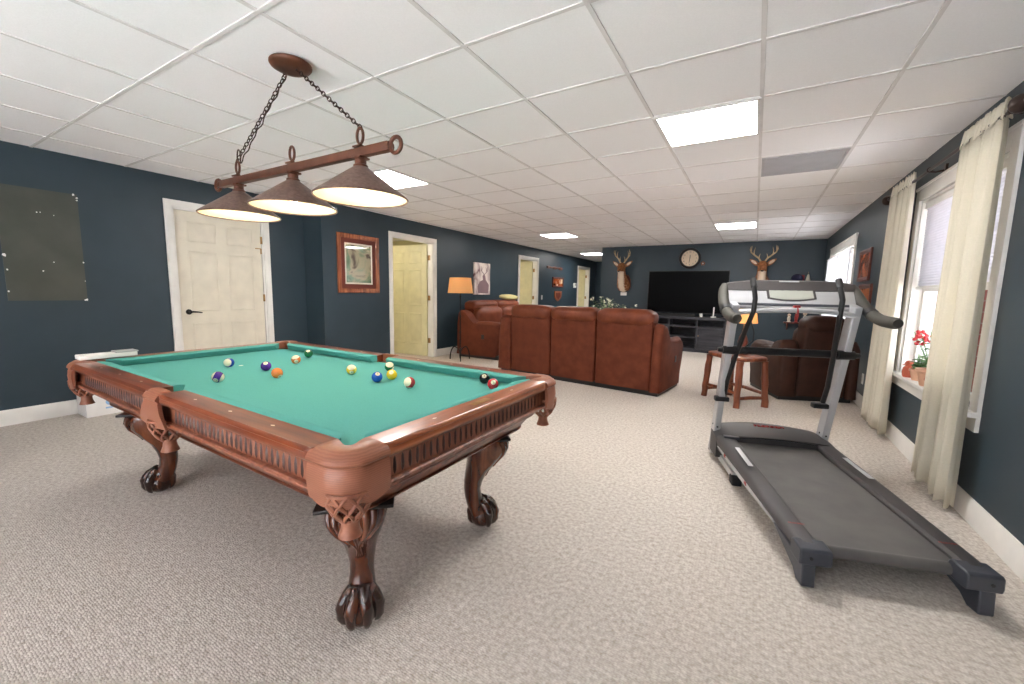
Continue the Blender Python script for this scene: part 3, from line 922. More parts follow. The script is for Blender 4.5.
# leather pockets
def make_pocket(pts, nrm, drop, scall, d_in, flare, center, net_dir, name='pocket', ear=0.0):
    """pts/nrm: outer outline and its normals in plan; a rolled rim, a hanging shield, then a plaited net"""
    n = len(pts); mb = MB(); rings = []
    cm = sum(pts, Vector((0, 0))) / n
    for i, (p, nn) in enumerate(zip(pts, nrm)):
        s = i / (n - 1)
        zb = ZR - drop - scall(s)
        tang = Vector((-nn.y, nn.x))
        def P(d, z, k=0.0):
            q = p - nn * d + tang * ((s - .5) * flare * k)
            return Vector((q.x, q.y, z))
        e = min(1.0, min(s, 1 - s) / .08)
        di = d_in + max(0, ear - d_in) * max(0.0, abs(s - .5) * 2 - .62) / .38
        hump = .006 * e
        ring = [P(di, ZR - .045), P(di, ZR - .012), P(di * .95, ZR + hump * .6), P(di * .84, ZR + hump), P(.045, ZR + hump + .001), P(.02, ZR + hump - .001), P(.0, ZR - .008), P(-.010, ZR - .022), P(-.010, ZR - .030), P(-.002, ZR - .037),
                P(-.006, ZR - .045, .1), P(-.010, ZR - .08, .4), P(-.008, (ZR - .08 + zb) / 2, .75), P(-.004, zb, 1), P(.004, zb, 1), P(.006, ZR - .09, .4), P(.008, ZR - .05, .1)]
        rings.append(ring)
    mb.loft(rings)
    pk = mb.build(name, M['leather'], pt, 50)
    # plaited net: crossing straps down to a flared tassel
    nb = MB(); c = Vector((center[0], center[1], 0)); z0 = ZR - drop + .03; z1 = z0 - .095
    c1 = c + Vector((net_dir[0], net_dir[1], 0)) * .0
    N = 9
    def ring_pt(a, t):
        r = .066 * (1 - t) ** .8 + .026 * t + .008 * sin(PI * t)
        return Vector((c.x + r * cos(a), c.y + r * sin(a), z0 + (z1 - z0) * t))
    for dirn in (1, -1):
        for i in range(N):
            nb.tube([ring_pt(2 * PI * i / N + dirn * t * 1.15, t) for t in (0, .15, .3, .45, .6, .75, .9, 1.0)], .0055, 6)
    for t in (0.02, 1.0): nb.torus((c.x, c.y, z0 + (z1 - z0) * t), .066 if t < .5 else .027, .006, 'Z', 20, 6)
    nb.lathe([(.020, .004), (.027, 0), (.024, -.012), (.026, -.03), (.034, -.052), (.028, -.050), (.004, -.044)], 18, c=(c.x, c.y, z1))
    nb.build('pocket_net', M['leather_plain'], pk, 60)
Rc = .085
for sx in (-1, 1):
    for sy in (-1, 1):
        pts, nr = [], []
        cx, cy = HX - Rc, HY - Rc
        seq = []
        for i in range(5): seq.append((Vector((HX, HY - CG - .004 + (CG + .004 - Rc) * i / 5)), Vector((1, 0))))
        for i in range(15):
            a = PI / 2 * i / 14; seq.append((Vector((cx + Rc * cos(a), cy + Rc * sin(a))), Vector((cos(a), sin(a)))))
        for i in range(1, 6): seq.append((Vector((HX - Rc - (CG + .004 - Rc) * i / 5, HY)), Vector((0, 1))))
        if sx * sy < 0: seq = seq[::-1]
        for p, q in seq:
            pts.append(Vector((p.x * sx, p.y * sy))); nr.append(Vector((q.x * sx, q.y * sy)))
        make_pocket(pts, nr, (.142), lambda s: .012 * abs(sin(PI * s * 3)) - .004 * max(0, abs(s - .5) - .3) / .2, .072, 0.0, (sx * (HX - .062), sy * (HY - .062)), (0, 0), ear=.100)
for sy in (-1, 1):
    n = 17; pts = [Vector(((-.068 + .136 * i / (n - 1)) * (1 if sy < 0 else -1), sy * HY)) for i in range(n)]
    make_pocket(pts, [Vector((0, sy))] * n, .155, lambda s: -.014 * abs(s - .5) * 2, .050, .13 , (0, sy * (HY - .050)), (0, 0))

# ------------------------------------------------------------------ balls on the felt
CELL = {}
def make_ball(num, x, y, rgb, stripe, label, rot, z=None):
    e = MB(); e.ball((0, 0, 0), .0285, seg=32, rings=20)
    name = 'cue_ball' if num == 0 else 'billiard_ball'
    o = e.build(name, ball_mat('ball_%d' % num, rgb, stripe), None, None, loc=(x, y, (ZB + .0285) if z is None else z))
    tag(o, label, 'billiard ball', 'billiard balls on the green felt' if z is None else None)
    for s in (1, -1):
        t = MB()
        def proj(co, s=s):
            u, v = co.x, co.y
            d = math.sqrt(max(1e-9, .0287 ** 2 - u * u - v * v))
            return Vector((s * d, s * u, v))
        text_bm(t, str(num), .015, proj, 0.0)
        t.build('number', M['black'], o, None)
    o.rotation_euler = rot
    return o
face = lambda deg, tilt=-20, roll=0: (rad(roll), rad(tilt), rad(deg))
BALLS = [
    (10, -2.781, 1.272, (36, 66, 160), True, 'cream ball with blue stripe, just behind the purple striped ball', (0, rad(82), rad(-55))),
    (12, -2.375, 1.030, (70, 40, 130), True, 'white ball with purple stripe nearest the side pocket', (1.1, .5, -.9)),
    (4, -2.491, 1.338, (82, 40, 140), False, 'solid purple ball just behind the orange ball', face(-35, -50)),
    (5, -2.239, 1.260, (232, 130, 60), False, 'solid orange ball in front of the purple ball', face(10, 40, 50)),
    (13, -2.570, 1.574, (222, 120, 60), True, 'cream ball with orange stripe beside the green ball', (0.2, .3, -.5)),
    (6, -2.740, 1.774, (24, 110, 64), False, 'solid green ball nearest the far corner pocket', face(-40, -55)),
    (9, -2.003, 1.561, (236, 200, 60), True, 'pale ball with yellow stripe standing alone mid table', (0, rad(28), rad(-38))),
    (2, -1.722, 1.503, (26, 86, 186), False, 'solid blue ball beside the yellow ball', face(-30, -50)),
    (1, -1.705, 1.592, (240, 204, 50), False, 'solid yellow ball between the blue and green striped balls', face(-50, -40, 30)),
    (14, -1.901, 1.757, (30, 120, 76), True, 'white ball with green stripe peeking behind the yellow ball', (.5, .4, .3)),
    (11, -1.487, 1.506, (184, 44, 48), True, 'white ball with red stripe, between the blue ball and the black ball', (0.5, 1.2, -1.0)),
    (8, -1.231, 1.809, (16, 16, 18), False, 'solid black ball touching the solid red ball', face(-60, -40)),
    (3, -1.121, 1.724, (196, 46, 54), False, 'solid red ball in front of the black ball', face(-52, -30, 20)),
]
for b in BALLS: make_ball(*b)
ca, sa = cos(PR), sin(PR)
lx, ly = HX - .062, -(HY - .062)
bp = (PT[0] + ca * lx - sa * ly, PT[1] + sa * lx + ca * ly)
make_ball(7, bp[0], bp[1], (150, 26, 34), False, 'maroon ball lying in the leather net of the big front corner pocket', (.3, .4, .2), z=ZR - .120 - .030)

def on_table(lx, ly): return (PT[0] + ca * lx - sa * ly, PT[1] + sa * lx + ca * ly)
# white flat box on the left end rail
p = on_table(-HX + .050, -.50)
e = thing('flat_box', 'flat white box lying on the corner of the pool table rail', 'box', (p[0], p[1], ZR + .0005), PR)
mb = MB(); mb.box(-.045, .05, -.13, .13, 0.006, .032, bev=.004); mb.build('tray', M['paper'], e)
mb = MB(); mb.box(-.047, .052, .03, .135, .0325, .040, bev=.002); mb.build('lid', M['tm_silver'], e)
# white carton beneath the table, against the wall
e = thing('carton', 'white cardboard carton with a pale blue mark, on the carpet beneath the pool table', 'box', (-5.27, 1.52, 0))
mb = MB(); mb.box(-.125, .125, -.36, .36, 0, .25, bev=.006); mb.build('carton_body', M['paper'], e)
mb = MB()
for s in (-1, 1): mb.box(-.126 if s < 0 else .001, -.001 if s < 0 else .126, -.362, .362, .2505, .2535)
mb.build('flap', M['paper'], e)
mb = MB(); mb.lathe([(.028, 0), (.028, .001)], 12, M_=Matrix.Translation((.1255, -.20, .12)) @ Matrix.Rotation(PI / 2, 4, 'Y')); mb.box(.1255, .1265, -.23, -.17, .06, .075)
mb.build('printed_mark', M['pale_blue'], e)

# ------------------------------------------------------------------ pendant over the table
pe = thing('billiard_lamp', 'bronze three-shade pendant lamp hanging on chains above the pool table', 'pendant lamp', (-2.15, 1.359, 0))
mb = MB(); mb.lathe([(.03, -.036), (.05, -.035), (.075, -.031), (.084, -.024), (.095, -.020), (.100, -.012), (.100, -.004), (.097, -.001)], 32, c=(0, 0, H - .0065))
for s in (-1, 1): mb.torus((s * .055, 0, H - .048), .012, .003, 'Y', 12, 6)
mb.build('canopy', M['bronze'], pe)
BZ = 1.845
mb = MB(); mb.box(-.775, .705, -.0175, .0175, BZ - .020, BZ + .020, bev=.004); mb.build('bar', M['bronze'], pe)
for x, s in ((-.775, -1), (.705, 1)):
    mb = MB(); mb.torus((x + s * .036, 0, BZ), .033, .009, 'Y', 22, 8); mb.tube([(x - s * .012, 0, BZ), (x + s * .006, 0, BZ)], .022, 12)
    mb.build('end_ring', M['bronze'], pe)
SH = (-.570, -.022, .512)
for x in SH:
    sh = MB()
    r = .213; zr, zn = 1.640, 1.782
    sh.lathe([(r, zr - .004), (r + .003, zr + .002), (r, zr + .006), (.030, zn), (.026, zn - .002), (r - .006, zr + .002), (r, zr - .004)], 40, c=(x, 0, 0), cap=False)
    for f in sh.bm.faces: pass
    o = sh.build('lamp_shade', [M['shade_out'], M['shade_in']], pe, 30)
    for p in o.data.polygons:
        # faces whose normal looks down/inward belong to the lining
        cx, cy, cz = p.center; rr = math.hypot(cx - x, cy)
        outer = .030 + (r - .030) * (zn - cz) / (zn - zr - .006)
        if rr < outer - .0035 and cz > zr + .001: p.material_index = 1
    nk = MB(); nk.lathe([(.028, zn - .006), (.033, zn - .002), (.033, zn + .006), (.026, zn + .012), (.026, zn + .030), (.030, zn + .034), (.034, zn + .042)], 20, c=(x, 0, 0))
    nk.build('neck', M['bronze'], pe)
    cl = MB(); cl.box(x - .030, x + .030, -.030, .030, BZ - .030, BZ - .0205, bev=.003); cl.build('collar', M['bronze'], pe)
    st = MB(); st.box(x - .026, x + .026, -.026, .026, BZ + .0205, BZ + .029, bev=.003)
    st.tube([(x, 0, BZ + .028), (x, 0, BZ + .042)], .010, 10)
    st.torus((x, 0, BZ + .075), .021, .0065, 'Y', 20, 8, (1, 1.7))
    st.build('hanging_ring', M['bronze'], pe)
    bl = MB(); bl.lathe([(.012, 0), (.013, -.03), (.028, -.06), (.030, -.075), (.022, -.095), (.001, -.103)], 16, c=(x, 0, zn - .012))
    bl.build('bulb', M['bulb'], pe)
def chain(a, b, name='chain', slack=0.0):
    a, b = Vector(a), Vector(b); d = (b - a).length; n = int(d / .026); mb = MB()
    t = (b - a).normalized(); s = Vector((0, 1, 0)); u = t.cross(s).normalized()
    for i in range(n + 1):
        c = a.lerp(b, i / n)
        side = u if i % 2 else s
        pts = []
        mb_r = []
        seg = 12; rings = []
        for k in range(seg):
            an = 2 * PI * k / seg
            ctr = c + t * cos(an) * .0165 + side * sin(an) * .009
            out = (t * cos(an) + side * sin(an)).normalized(); w = t.cross(side)
            rings.append([ctr + (out * cos(2 * PI * q / 6) + w * sin(2 * PI * q / 6)) * .0030 for q in range(6)])
        mb.loft(rings, False, True, True)
    return mb.build(name, M['chain'], pe)
chain((-.062, 0, H - .058), (SH[0], 0, BZ + .115))
chain((.062, 0, H - .058), (SH[2], 0, BZ + .115))
mb = MB(); a, b = Vector((-.055, .008, H - .05)), Vector((SH[0] + .02, .008, BZ + .10))
mb.tube([a.lerp(b, t) + Vector((0, .004 * sin(t * 40), .008 * sin(t * 22) * (1 - t) * t * 3)) for t in [i / 30 for i in range(31)]], .0035, 6)
mb.torus((SH[0] + .012, .004, BZ + .135), .026, .004, 'Y', 16, 6, (.7, 1.6))
mb.build('power_cord', M['chain'], pe)

# ------------------------------------------------------------------ treadmill (x across, y towards the hood, z up)
TO, TA = (.566, 2.14), rad(17.0)
tm = thing('treadmill', 'grey treadmill with silver uprights and curved black hand poles', 'treadmill', (TO[0], TO[1], 0), TA)
def deck_z(v): return .150 + .024 * v      # running surface rises towards the motor
mb = MB()
mb.loft([[Vector((-.255, v, deck_z(v) - .034)), Vector((.255, v, deck_z(v) - .034)), Vector((.255, v, deck_z(v))), Vector((-.255, v, deck_z(v)))] for v in (.06, .5, 1.0, 1.42)])
mb.tube([(-.255, .055, deck_z(.05) - .024), (.255, .055, deck_z(.05) - .024)], .026, 16)
mb.build('running_belt', M['tm_belt'], tm, 40)
for s in (-1, 1):
    mb = MB()
    rings = []
    for v, wi, wo, zt, zb in ((.02, .25, .372, .172, .108), (.10, .25, .375, .176, .106), (.5, .25, .378, .186, .098), (1.0, .25, .378, .200, .090), (1.30, .252, .378, .212, .082), (1.42, .27, .375, .216, .085)):
        wo -= .028 * max(0, 1 - v) ; rings.append([Vector((s * a, v, b)) for a, b in ((wi, zb + .02), (wi, zt - .012), (wi + .012, zt), (wo - .035, zt + .002), (wo - .010, zt - .010), (wo, zt - .03), (wo - .012, zb + .03), (wo - .05, zb))])
    mb.loft(rings)
    sr = mb.build('side_rail', M['tm_dark'], tm, 40)
    mb = MB()   # pale slot along the outside of the rail, red marks
    rings = []
    for t in range(9):
        v = .24 + (1.22 - .24) * t / 8; e = sin(PI * min(1, max(0.04, t / 8))) ** .35
        zc = .136 + .010 * v; h = .016 * e
        q = .028 * max(0, 1 - v); rings.append([Vector((s * (.366 - q), v, zc - h)), Vector((s * (.375 - q), v, zc - h)), Vector((s * (.381 - q), v, zc + h)), Vector((s * (.370 - q), v, zc + h))])
    mb.loft(rings); mb.build('silver_insert', M['tm_silver'], sr)
    mb = MB()
    for v in (.62, 1.02): mb.box(s * (.370 - .028 * max(0, 1 - v)) - .011, s * (.370 - .028 * max(0, 1 - v)) + .011, v - .02, v + .02, .134 + .010 * v, .152 + .010 * v, bev=.002)
    mb.build('red_mark', M['tm_red'], sr)
    mb = MB(); mb.box(s * .308 - .014, s * .308 + .014, .74, 1.02, 0, .0012, M_=Matrix.Translation((0, 0, .1905 - .0335 * .6 + .0145)) @ Matrix.Rotation(.0335, 4, 'X'), bev=.0004)
    mb.build('silver_decal', M['tm_silver'], sr)
    mb = MB(); text_bm(mb, 'PROFORM', .0145, Matrix.Translation((s * .288, .16, .1805)) @ Matrix.Rotation(.034, 4, 'X'), .001)
    mb.build('rail_lettering', M['tm_red'], sr, None)
    mb = MB(); mb.prism([(-.035, .100), (-.040, .12), (-.038, .160), (-.030, .170), (.05, .174), (.062, .160), (.062, .102)], min(s * .225, s * .346), max(s * .225, s * .346), 'X')
    ec = mb.build('end_cap', M['tm_cap'], tm, 30, bevel=.006)
    mb = MB(); mb.lathe([(.007, 0), (.007, .002)], 12, M_=Matrix.Translation((s * .305, -.0405, .135)) @ Matrix.Rotation(PI / 2, 4, 'X')); mb.build('bolt', M['black'], ec)
    mb = MB(); mb.prism([(.34, .112), (-.025, .104), (-.030, .09), (-.035, .002), (.02, .0), (.06, .03)], s * .304 - .026, s * .304 + .026, 'X')
    mb.build('rear_foot', M['tm_cap'], tm, 30, bevel=.005)
# motor hood
mb = MB(); rings = []
for t in range(13):
    a = t / 12
    v = 1.25 + .37 * a
    wv = .378 - .11 * max(0, a - .45) ** 1.5 * 1.6
    zt = .212 + .022 * sin(PI * min(1, a * 1.05)) ** .8 - .10 * max(0, a - .6) ** 1.6
    ring = []
    for k in range(15):
        u = -1 + 2 * k / 14
        ring.append(Vector((wv * u, v + .075 * (1 - u * u) * a, zt + .018 * (1 - u * u) - .05 * max(0, abs(u) - .86) / .14 * .5)))
    for u in (1, -1): ring.append(Vector((wv * u, v, .055)))
    rings.append(ring)
mb.loft(rings)
hood = mb.build('motor_hood', M['tm_dark'], tm, 45)
mb = MB(); text_bm(mb, 'PROFORM', .044, Matrix.Translation((.02, 1.450, .2545)) @ Matrix.Rotation(rad(3), 4, 'X') @ Matrix.Rotation(0, 4, 'Z'), .006)
mb.build('hood_lettering', M['tm_red'], hood, None)
mb = MB(); mb.box(-.335, -.235, 1.225, 1.265, .204, .222, bev=.004); mb.build('hood_tab', M['tm_cap'], hood)
mb = MB(); mb.tube([(-.25, 1.242, .210), (-.1, 1.246, .224), (.1, 1.246, .224), (.25, 1.242, .210)], .006, 8); mb.build('belt_lip', M['black'], hood)
# base frame
for s in (-1, 1):
    mb = MB(); mb.box(s * .325 - .022, s * .325 + .022, .95, 1.55, .028, .072, bev=.004)
    bf = mb.build('base_rail', M['tm_silver'], tm)
    mb = MB(); mb.box(s * .325 - .03, s * .325 + .03, .90, .98, .0, .055, bev=.01); mb.tube([(s * .325 - .03, 1.54, .03), (s * .325 + .03, 1.54, .03)], .03, 14)
    mb.build('rubber_foot', M['rubber'], bf)
mb = MB(); mb.box(-.325, .325, 1.50, 1.55, .03, .07, bev=.004); mb.build('cross_member', M['tm_silver'], tm)
# uprights
for s in (-1, 1):
    mb = MB(); b0, t0 = Vector((s * .352, 1.455, .03)), Vector((s * .352, 1.185, 1.17))
    d = (t0 - b0).normalized(); n = Vector((0, d.z, -d.y))
    mb.loft([[p + Vector((-.022, 0, 0)) + n * -.045, p + Vector((.022, 0, 0)) + n * -.045, p + Vector((.022, 0, 0)) + n * .045, p + Vector((-.022, 0, 0)) + n * .045] for p in (b0, b0.lerp(t0, .5), t0)])
    up = mb.build('upright', M['tm_silver'], tm, 30, bevel=.006)
    mb = MB()
    for t in (.13, .20):
        p = b0.lerp(t0, t) - n * .0455; mb.ball(p, .007, 1, .6, 1, 10, 6)
        p = b0.lerp(t0, t) + Vector((-.0225, 0, 0)); mb.ball(p, .007, .6, 1, 1, 10, 6)
    mb.build('bolt', M['black'], up)
# crossbar with hubs
mb = MB(); mb.tube([(-.33, 1.24, .845), (.33, 1.24, .845)], .026, 16)
cb = mb.build('crossbar', M['black'], tm)
for s in (-1, 1):
    mb = MB(); mb.tube([(s * .30, 1.225, .845), (s * .395, 1.225, .845)], [.032, .028], 16); mb.tube([(s * .395, 1.225, .845), (s * .425, 1.225, .845)], [.02, .016], 12); mb.build('pivot_hub', M['black'], cb)
# console
mb = MB(); rings = []
for k in range(17):
    u = -1 + 2 * k / 16; x = .375 * u; e = abs(u) ** 4
    rings.append([Vector((x, 1.19 + .03 * u * u, 1.125 + .012 * e)), Vector((x, 1.175 + .04 * u * u, 1.150)), Vector((x, 1.255 + .02 * u * u, 1.262)), Vector((x, 1.295, 1.322 - .018 * e)), Vector((x, 1.325, 1.330 - .02 * e)), Vector((x, 1.36, 1.30 - .02 * e)), Vector((x, 1.34, 1.14))])
mb.loft(rings)
con = mb.build('console', M['tm_silver'], tm, 35)
mb = MB()
def cpt(x, t, off=.002):
    u = x / .375
    a = Vector((x, 1.175 + .04 * u * u, 1.150)); b = Vector((x, 1.255 + .02 * u * u, 1.262)); c = Vector((x, 1.295, 1.322 - .018 * u ** 4)); d = Vector((x, 1.325, 1.330 - .02 * u ** 4))
    p = a.lerp(b, t) if t <= 1 else (b.lerp(c, t - 1) if t <= 2 else c.lerp(d, t - 2))
    return p + Vector((0, -.8, .6)).normalized() * off
def patch(mb, x0, x1, t0, t1, off=.003, n=10, arch=0.0):
    for i in range(n):
        xa, xb = x0 + (x1 - x0) * i / n, x0 + (x1 - x0) * (i + 1) / n
        ta, tb = t1, t1
        q = lambda x: arch * (1 - ((x - (x0 + x1) / 2) / ((x1 - x0) / 2)) ** 2)
        P = [cpt(xa, t0 - q(xa), off), cpt(xb, t0 - q(xb), off), cpt(xb, t1, off), cpt(xa, t1, off)]
        Q = [cpt(xa, t0 - q(xa), -.004), cpt(xb, t0 - q(xb), -.004), cpt(xb, t1, -.004), cpt(xa, t1, -.004)]
        mb.loft([[mbv for mbv in Q], [mbv for mbv in P]])
patch(mb, -.378, .378, .97, 1.5, .004, 16); patch(mb, -.378, .378, 1.5, 2.0, .004, 16); patch(mb, -.378, .378, 2.0, 2.95, .004, 16); mb.build('console_hood', M['tm_dark'], con, 35)
mb = MB(); patch(mb, -.13, .13, .55, .98, .004, 8, .12); mb.build('display', M['tm_lcd'], con)
mb = MB(); patch(mb, -.145, .145, .50, .99, .003, 8, .14); mb.build('display_bezel', M['tm_dark'], con)
mb = MB(); patch(mb, -.06, .06, 1.9, 2.02, .007, 3); mb.build('reading_ledge', M['tm_silver'], con)
mb = MB(); patch(mb, -.35, .35, .08, .20, .004, 10); mb.build('tray_dark_line', M['tm_cap'], con)  # dark line drawn across the lower console
mb = MB(); mb.tube([(-.36, 1.17, 1.105), (-.2, 1.135, 1.128), (0, 1.125, 1.135), (.2, 1.135, 1.128), (.36, 1.17, 1.105)], .017, 12); mb.build('grab_bar', M['tm_silver'], con)
mb = MB(); mb.box(-.018, .018, 1.118, 1.150, 1.136, 1.165, bev=.005); mb.tube([(0, 1.12, 1.15), (0, 1.105, 1.13), (.003, 1.11, 1.09)], .006, 8); mb.build('safety_key', M['tm_red'], con)
# handlebars: foam covered, falling from the console ends then running back to the user
for s in (-1, 1):
    mb = MB(); pts = [(s * .378, 1.33, 1.285), (s * .398, 1.30, 1.25), (s * .41, 1.235, 1.185), (s * .414, 1.14, 1.125), (s * .414, 1.04, 1.092), (s * .414, .95, 1.082), (s * .414, .875, 1.080)]
    P = [Vector(p) for p in pts]; fine = []
    for i in range(len(P) - 1):
        a, b = P[max(i - 1, 0)], P[i]; c, d = P[i + 1], P[min(i + 2, len(P) - 1)]
        for k in range(5):
            t = k / 5; fine.append(0.5 * ((2 * b) + (c - a) * t + (2 * a - 5 * b + 4 * c - d) * t * t + (3 * b - a - 3 * c + d) * t ** 3))
    fine.append(P[-1])
    n = len(fine)
    mb.tube(fine, [.034 if i < n - 2 else .026 for i in range(n)], 14)
    hb = mb.build('handlebar', M['tm_foam'], tm, 50)
    mb = MB(); mb.tube(fine[14:17], .0365, 14); mb.build('grip_band', M['black'], hb)
# upper body poles, pivoted on the crossbar, each ending low in a small weight foot
for s in (-1, 1):
    ua, ub = s * .248, (-.335 if s < 0 else .290)
    pts = [(ua, 1.20, 1.335), (ua, 1.165, 1.28), (ua, 1.125, 1.205), (ua, 1.135, 1.12), (ua * .6 + ub * .4, 1.185, .95), (ua * .3 + ub * .7, 1.225, .80), (ub, 1.275, .62), (ub, 1.315, .50)]
    mb = MB(); mb.tube(pts, .0155, 12)
    po = mb.build('hand_pole', M['black'], tm, 50)
    mb = MB(); mb.box(ub - .065, ub + .03, 1.285, 1.345, .458, .492, bev=.01); mb.build('weight_foot', M['black'], po)
    mb = MB(); mb.tube(pts[:2], .0185, 12); mb.build('hand_grip', M['rubber'], po)
mb = MB(); mb.tube([(-.262, 1.15, 1.08), (-.22, 1.18, .98), (-.215, 1.2, .92), (-.255, 1.23, .865)], .004, 6); mb.build('cable', M['black'], tm)

# ------------------------------------------------------------------ sofas and recliner (x across, +y the way they face, back at y=0)
def seating(name, label, cat, loc, rz, widths, mats, arm_l=.20, arm_r=.17, depth=.95, htop=1.03, taper=0.0, arm_h=.63, sh=.87):
    body, soft = mats
    e = thing(name, label, cat, loc, rz)
    W = sum(widths)
    mb = MB(); mb.box(-arm_l + .03, W + arm_r - .03, .04, depth - .08, .0, .07); mb.build('base', M['black'], e)
    x = 0
    for w in widths:
        g = .006
        mb = MB()
        n = 9
        rings = []
        for i in range(n):       # the padded outside back, leaning a touch
            t = i / (n - 1); z = .06 + (htop - .16) * t
            ins = g + taper * max(0, t - .35) ** 1.3 * w
            y0 = .02 - .02 * t; y1 = .20 - .0 * t
            r = .03
            rings.append([Vector(p) for p in ((x + ins, y0 + r, z), (x + ins + r * .3, y0 + r * .3, z), (x + ins + r, y0, z), (x + w / 2, y0 - .012, z), (x + w - ins - r, y0, z), (x + w - ins - r * .3, y0 + r * .3, z), (x + w - ins, y0 + r, z), (x + w - ins, y1, z), (x + w / 2, y1 + .01, z), (x + ins, y1, z))])
        mb.loft(rings)
        bk = mb.build('backrest', M[body], e, 50)
        it = g + taper * .6 * w
        mb = MB(); mb.pillow(x + it, x + w - it, -.035, .27, htop - .20, htop, .085, .012, 8); mb.build('head_roll', M[soft], bk, None)
        mb = MB(); mb.pillow(x + it + .015, x + w - it - .015, .17, .38, .40, htop - .13, .08, .03, 8); mb.build('back_cushion', M[soft], bk, None)
        mb = MB(); mb.pillow(x + g, x + w - g, .22, depth - .01, .24, .50, .08, .03, 8); mb.build('seat_cushion', M[soft], e, None)
        mb = MB(); mb.pillow(x + g, x + w - g, depth - .14, depth - .02, .09, .30, .04, .01, 6); mb.build('foot_flap', M[body], e, None)
        x += w
    for x0, x1, s in ((-arm_l, 0, -1), (W, W + arm_r, 1)):
        poly = [(.0, .05), (-.015, .3), (-.01, .62), (.02, sh - .05), (.07, sh), (.16, sh - .02), (.26, sh - .12), (.36, arm_h + .02), (.5, arm_h), (.78, arm_h + .005), (depth - .06, arm_h - .015), (depth, arm_h - .07), (depth + .01, arm_h - .15), (depth - .015, .36), (depth - .07, .2), (depth - .13, .05)]
        c = Vector((sum(p[0] for p in poly) / len(poly), sum(p[1] for p in poly) / len(poly)))
        mb = MB(); rings = []
        for t, k in ((0, .90), (.06, .965), (.2, 1.0), (.5, 1.015), (.8, 1.0), (.94, .965), (1, .90)):
            xx = x0 + (x1 - x0) * t
            rings.append([Vector((xx, c.x + (a - c.x) * (k if b > .06 else 1), c.y + (b - c.y) * k if b > .06 else b)) for a, b in poly])
        mb.loft(rings)
        arm = mb.build('arm', M[body], e, 55)
        mb = MB(); mb.pillow(x0 + .015, x1 - .015, .40, depth - .05, arm_h - .07, arm_h + .035, .05, .015, 8); mb.build('arm_pad', M[soft], arm, None)
        if s > 0:
            mb = MB(); mb.box(x1 - .004, x1 + .006, .56, .62, .36, .44, bev=.003); mb.build('recline_lever', M['black'], arm)
    return e
a7 = rad(-7.0)
WS = [.70, .69, .74]
L_ = .12
sx0 = -.90 - cos(a7) * (sum(WS) + L_); sy0 = 4.995 - sin(a7) * (sum(WS) + L_)
seating('reclining_sofa', 'long rust brown three-seat sofa seen from behind, facing the television', 'sofa', (sx0, sy0, 0), a7, WS, ('suede', 'suede_light'), .22, L_)
seating('loveseat', 'rust brown leather sofa against the side wall beside the floor lamp', 'sofa', (-4.78, 8.02, 0), rad(-90), [.86, .86], ('suede', 'suede_light'), .22, .22, .98, 1.04)
seating('recliner', 'dark brown recliner seen from behind, past the treadmill near the power outlet', 'armchair', (.50, 5.795, 0), rad(21.7), [.54], ('recliner', 'recliner'), .20, .10, .92, 1.0, .16, .60, .72)
e = thing('throw_pillow', 'pale yellow pillow on the far end of the sofa against the wall', 'cushion', (-4.64, 7.72, 1.09))
mb = MB(); mb.pillow(-.10, .10, -.27, .27, -.02, .055, .037, .02, 8, Matrix.Rotation(rad(12), 4, 'Y')); mb.build('pillow_cover', M['yellow_cloth'], e, None)
mb = MB(); mb.tube([(.095 * cos(t), .275 * sin(t), .018) for t in [i * 2 * PI / 24 for i in range(25)]], .004, 6); mb.build('piping', M['yellow_cloth'], e, None)

# ------------------------------------------------------------------ log table with lamp
lt = thing('end_table', 'rustic red-brown log end table behind the treadmill, carrying a small lamp', 'table', (-.135, 5.355, 0), rad(41))
mb = MB(); TW, TD = .42, .62
for i in range(4):
    y0 = -TW / 2 + TW * i / 4
    pass
prof = []
for k in range(20):
    a = 2 * PI * k / 20; q = 4
    cx = abs(cos(a)) ** (2 / q) * (1 if cos(a) >= 0 else -1); cy = abs(sin(a)) ** (2 / q) * (1 if sin(a) >= 0 else -1)
    prof.append((cx, cy))
mb.loft([[Vector((cx * TW / 2 * s, cy * TD / 2 * s, z)) for cx, cy in prof] for z, s in ((.512, .94), (.52, .99), (.535, 1.0), (.552, .99), (.557, .96))])
mb.build('tabletop', M['log'], lt, 40)
lr = random.Random(3)
for sx in (-1, 1):
    for sy in (-1, 1):
        pts, rr = [], []
        for i in range(9):
            t = i / 8
            pts.append((sx * (.155 + .022 * (1 - t)) + lr.uniform(-.004, .004), sy * (.255 + .022 * (1 - t)) + lr.uniform(-.004, .004), .515 * t)); rr.append(.034 + lr.uniform(-.003, .004))
        mb = MB(); mb.tube(pts, rr, 12)
        for k in range(3): mb.ball((pts[2 + 2 * k][0] + lr.choice((-.03, .03)), pts[2 + 2 * k][1], pts[2 + 2 * k][2]), .012, 1, 1, 1.4, 8, 6)
        mb.build('leg', M['log'], lt, 60)
for a, b in (((-.165, -.265), (.165, -.265)), ((-.165, .265), (.165, .265)), ((-.165, -.265), (-.165, .265)), ((.165, -.265), (.165, .265))):
    z = .10 if a[1] == b[1] else .15
    mb = MB(); mb.tube([(a[0], a[1], z), ((a[0] + b[0]) / 2, (a[1] + b[1]) / 2, z + .008), (b[0], b[1], z)], [.018, .021, .018], 10); mb.build('stretcher', M['log'], lt, 60)
tl = thing('table_lamp', 'small table lamp with amber shade on the log end table', 'lamp', (-.085, 5.40, .557))
mb = MB(); mb.lathe([(.07, 0), (.072, .012), (.05, .022), (.025, .04), (.045, .09), (.055, .14), (.04, .20), (.018, .25), (.014, .30)], 20); mb.build('lamp_base', M['frame_dark'], tl, 60)
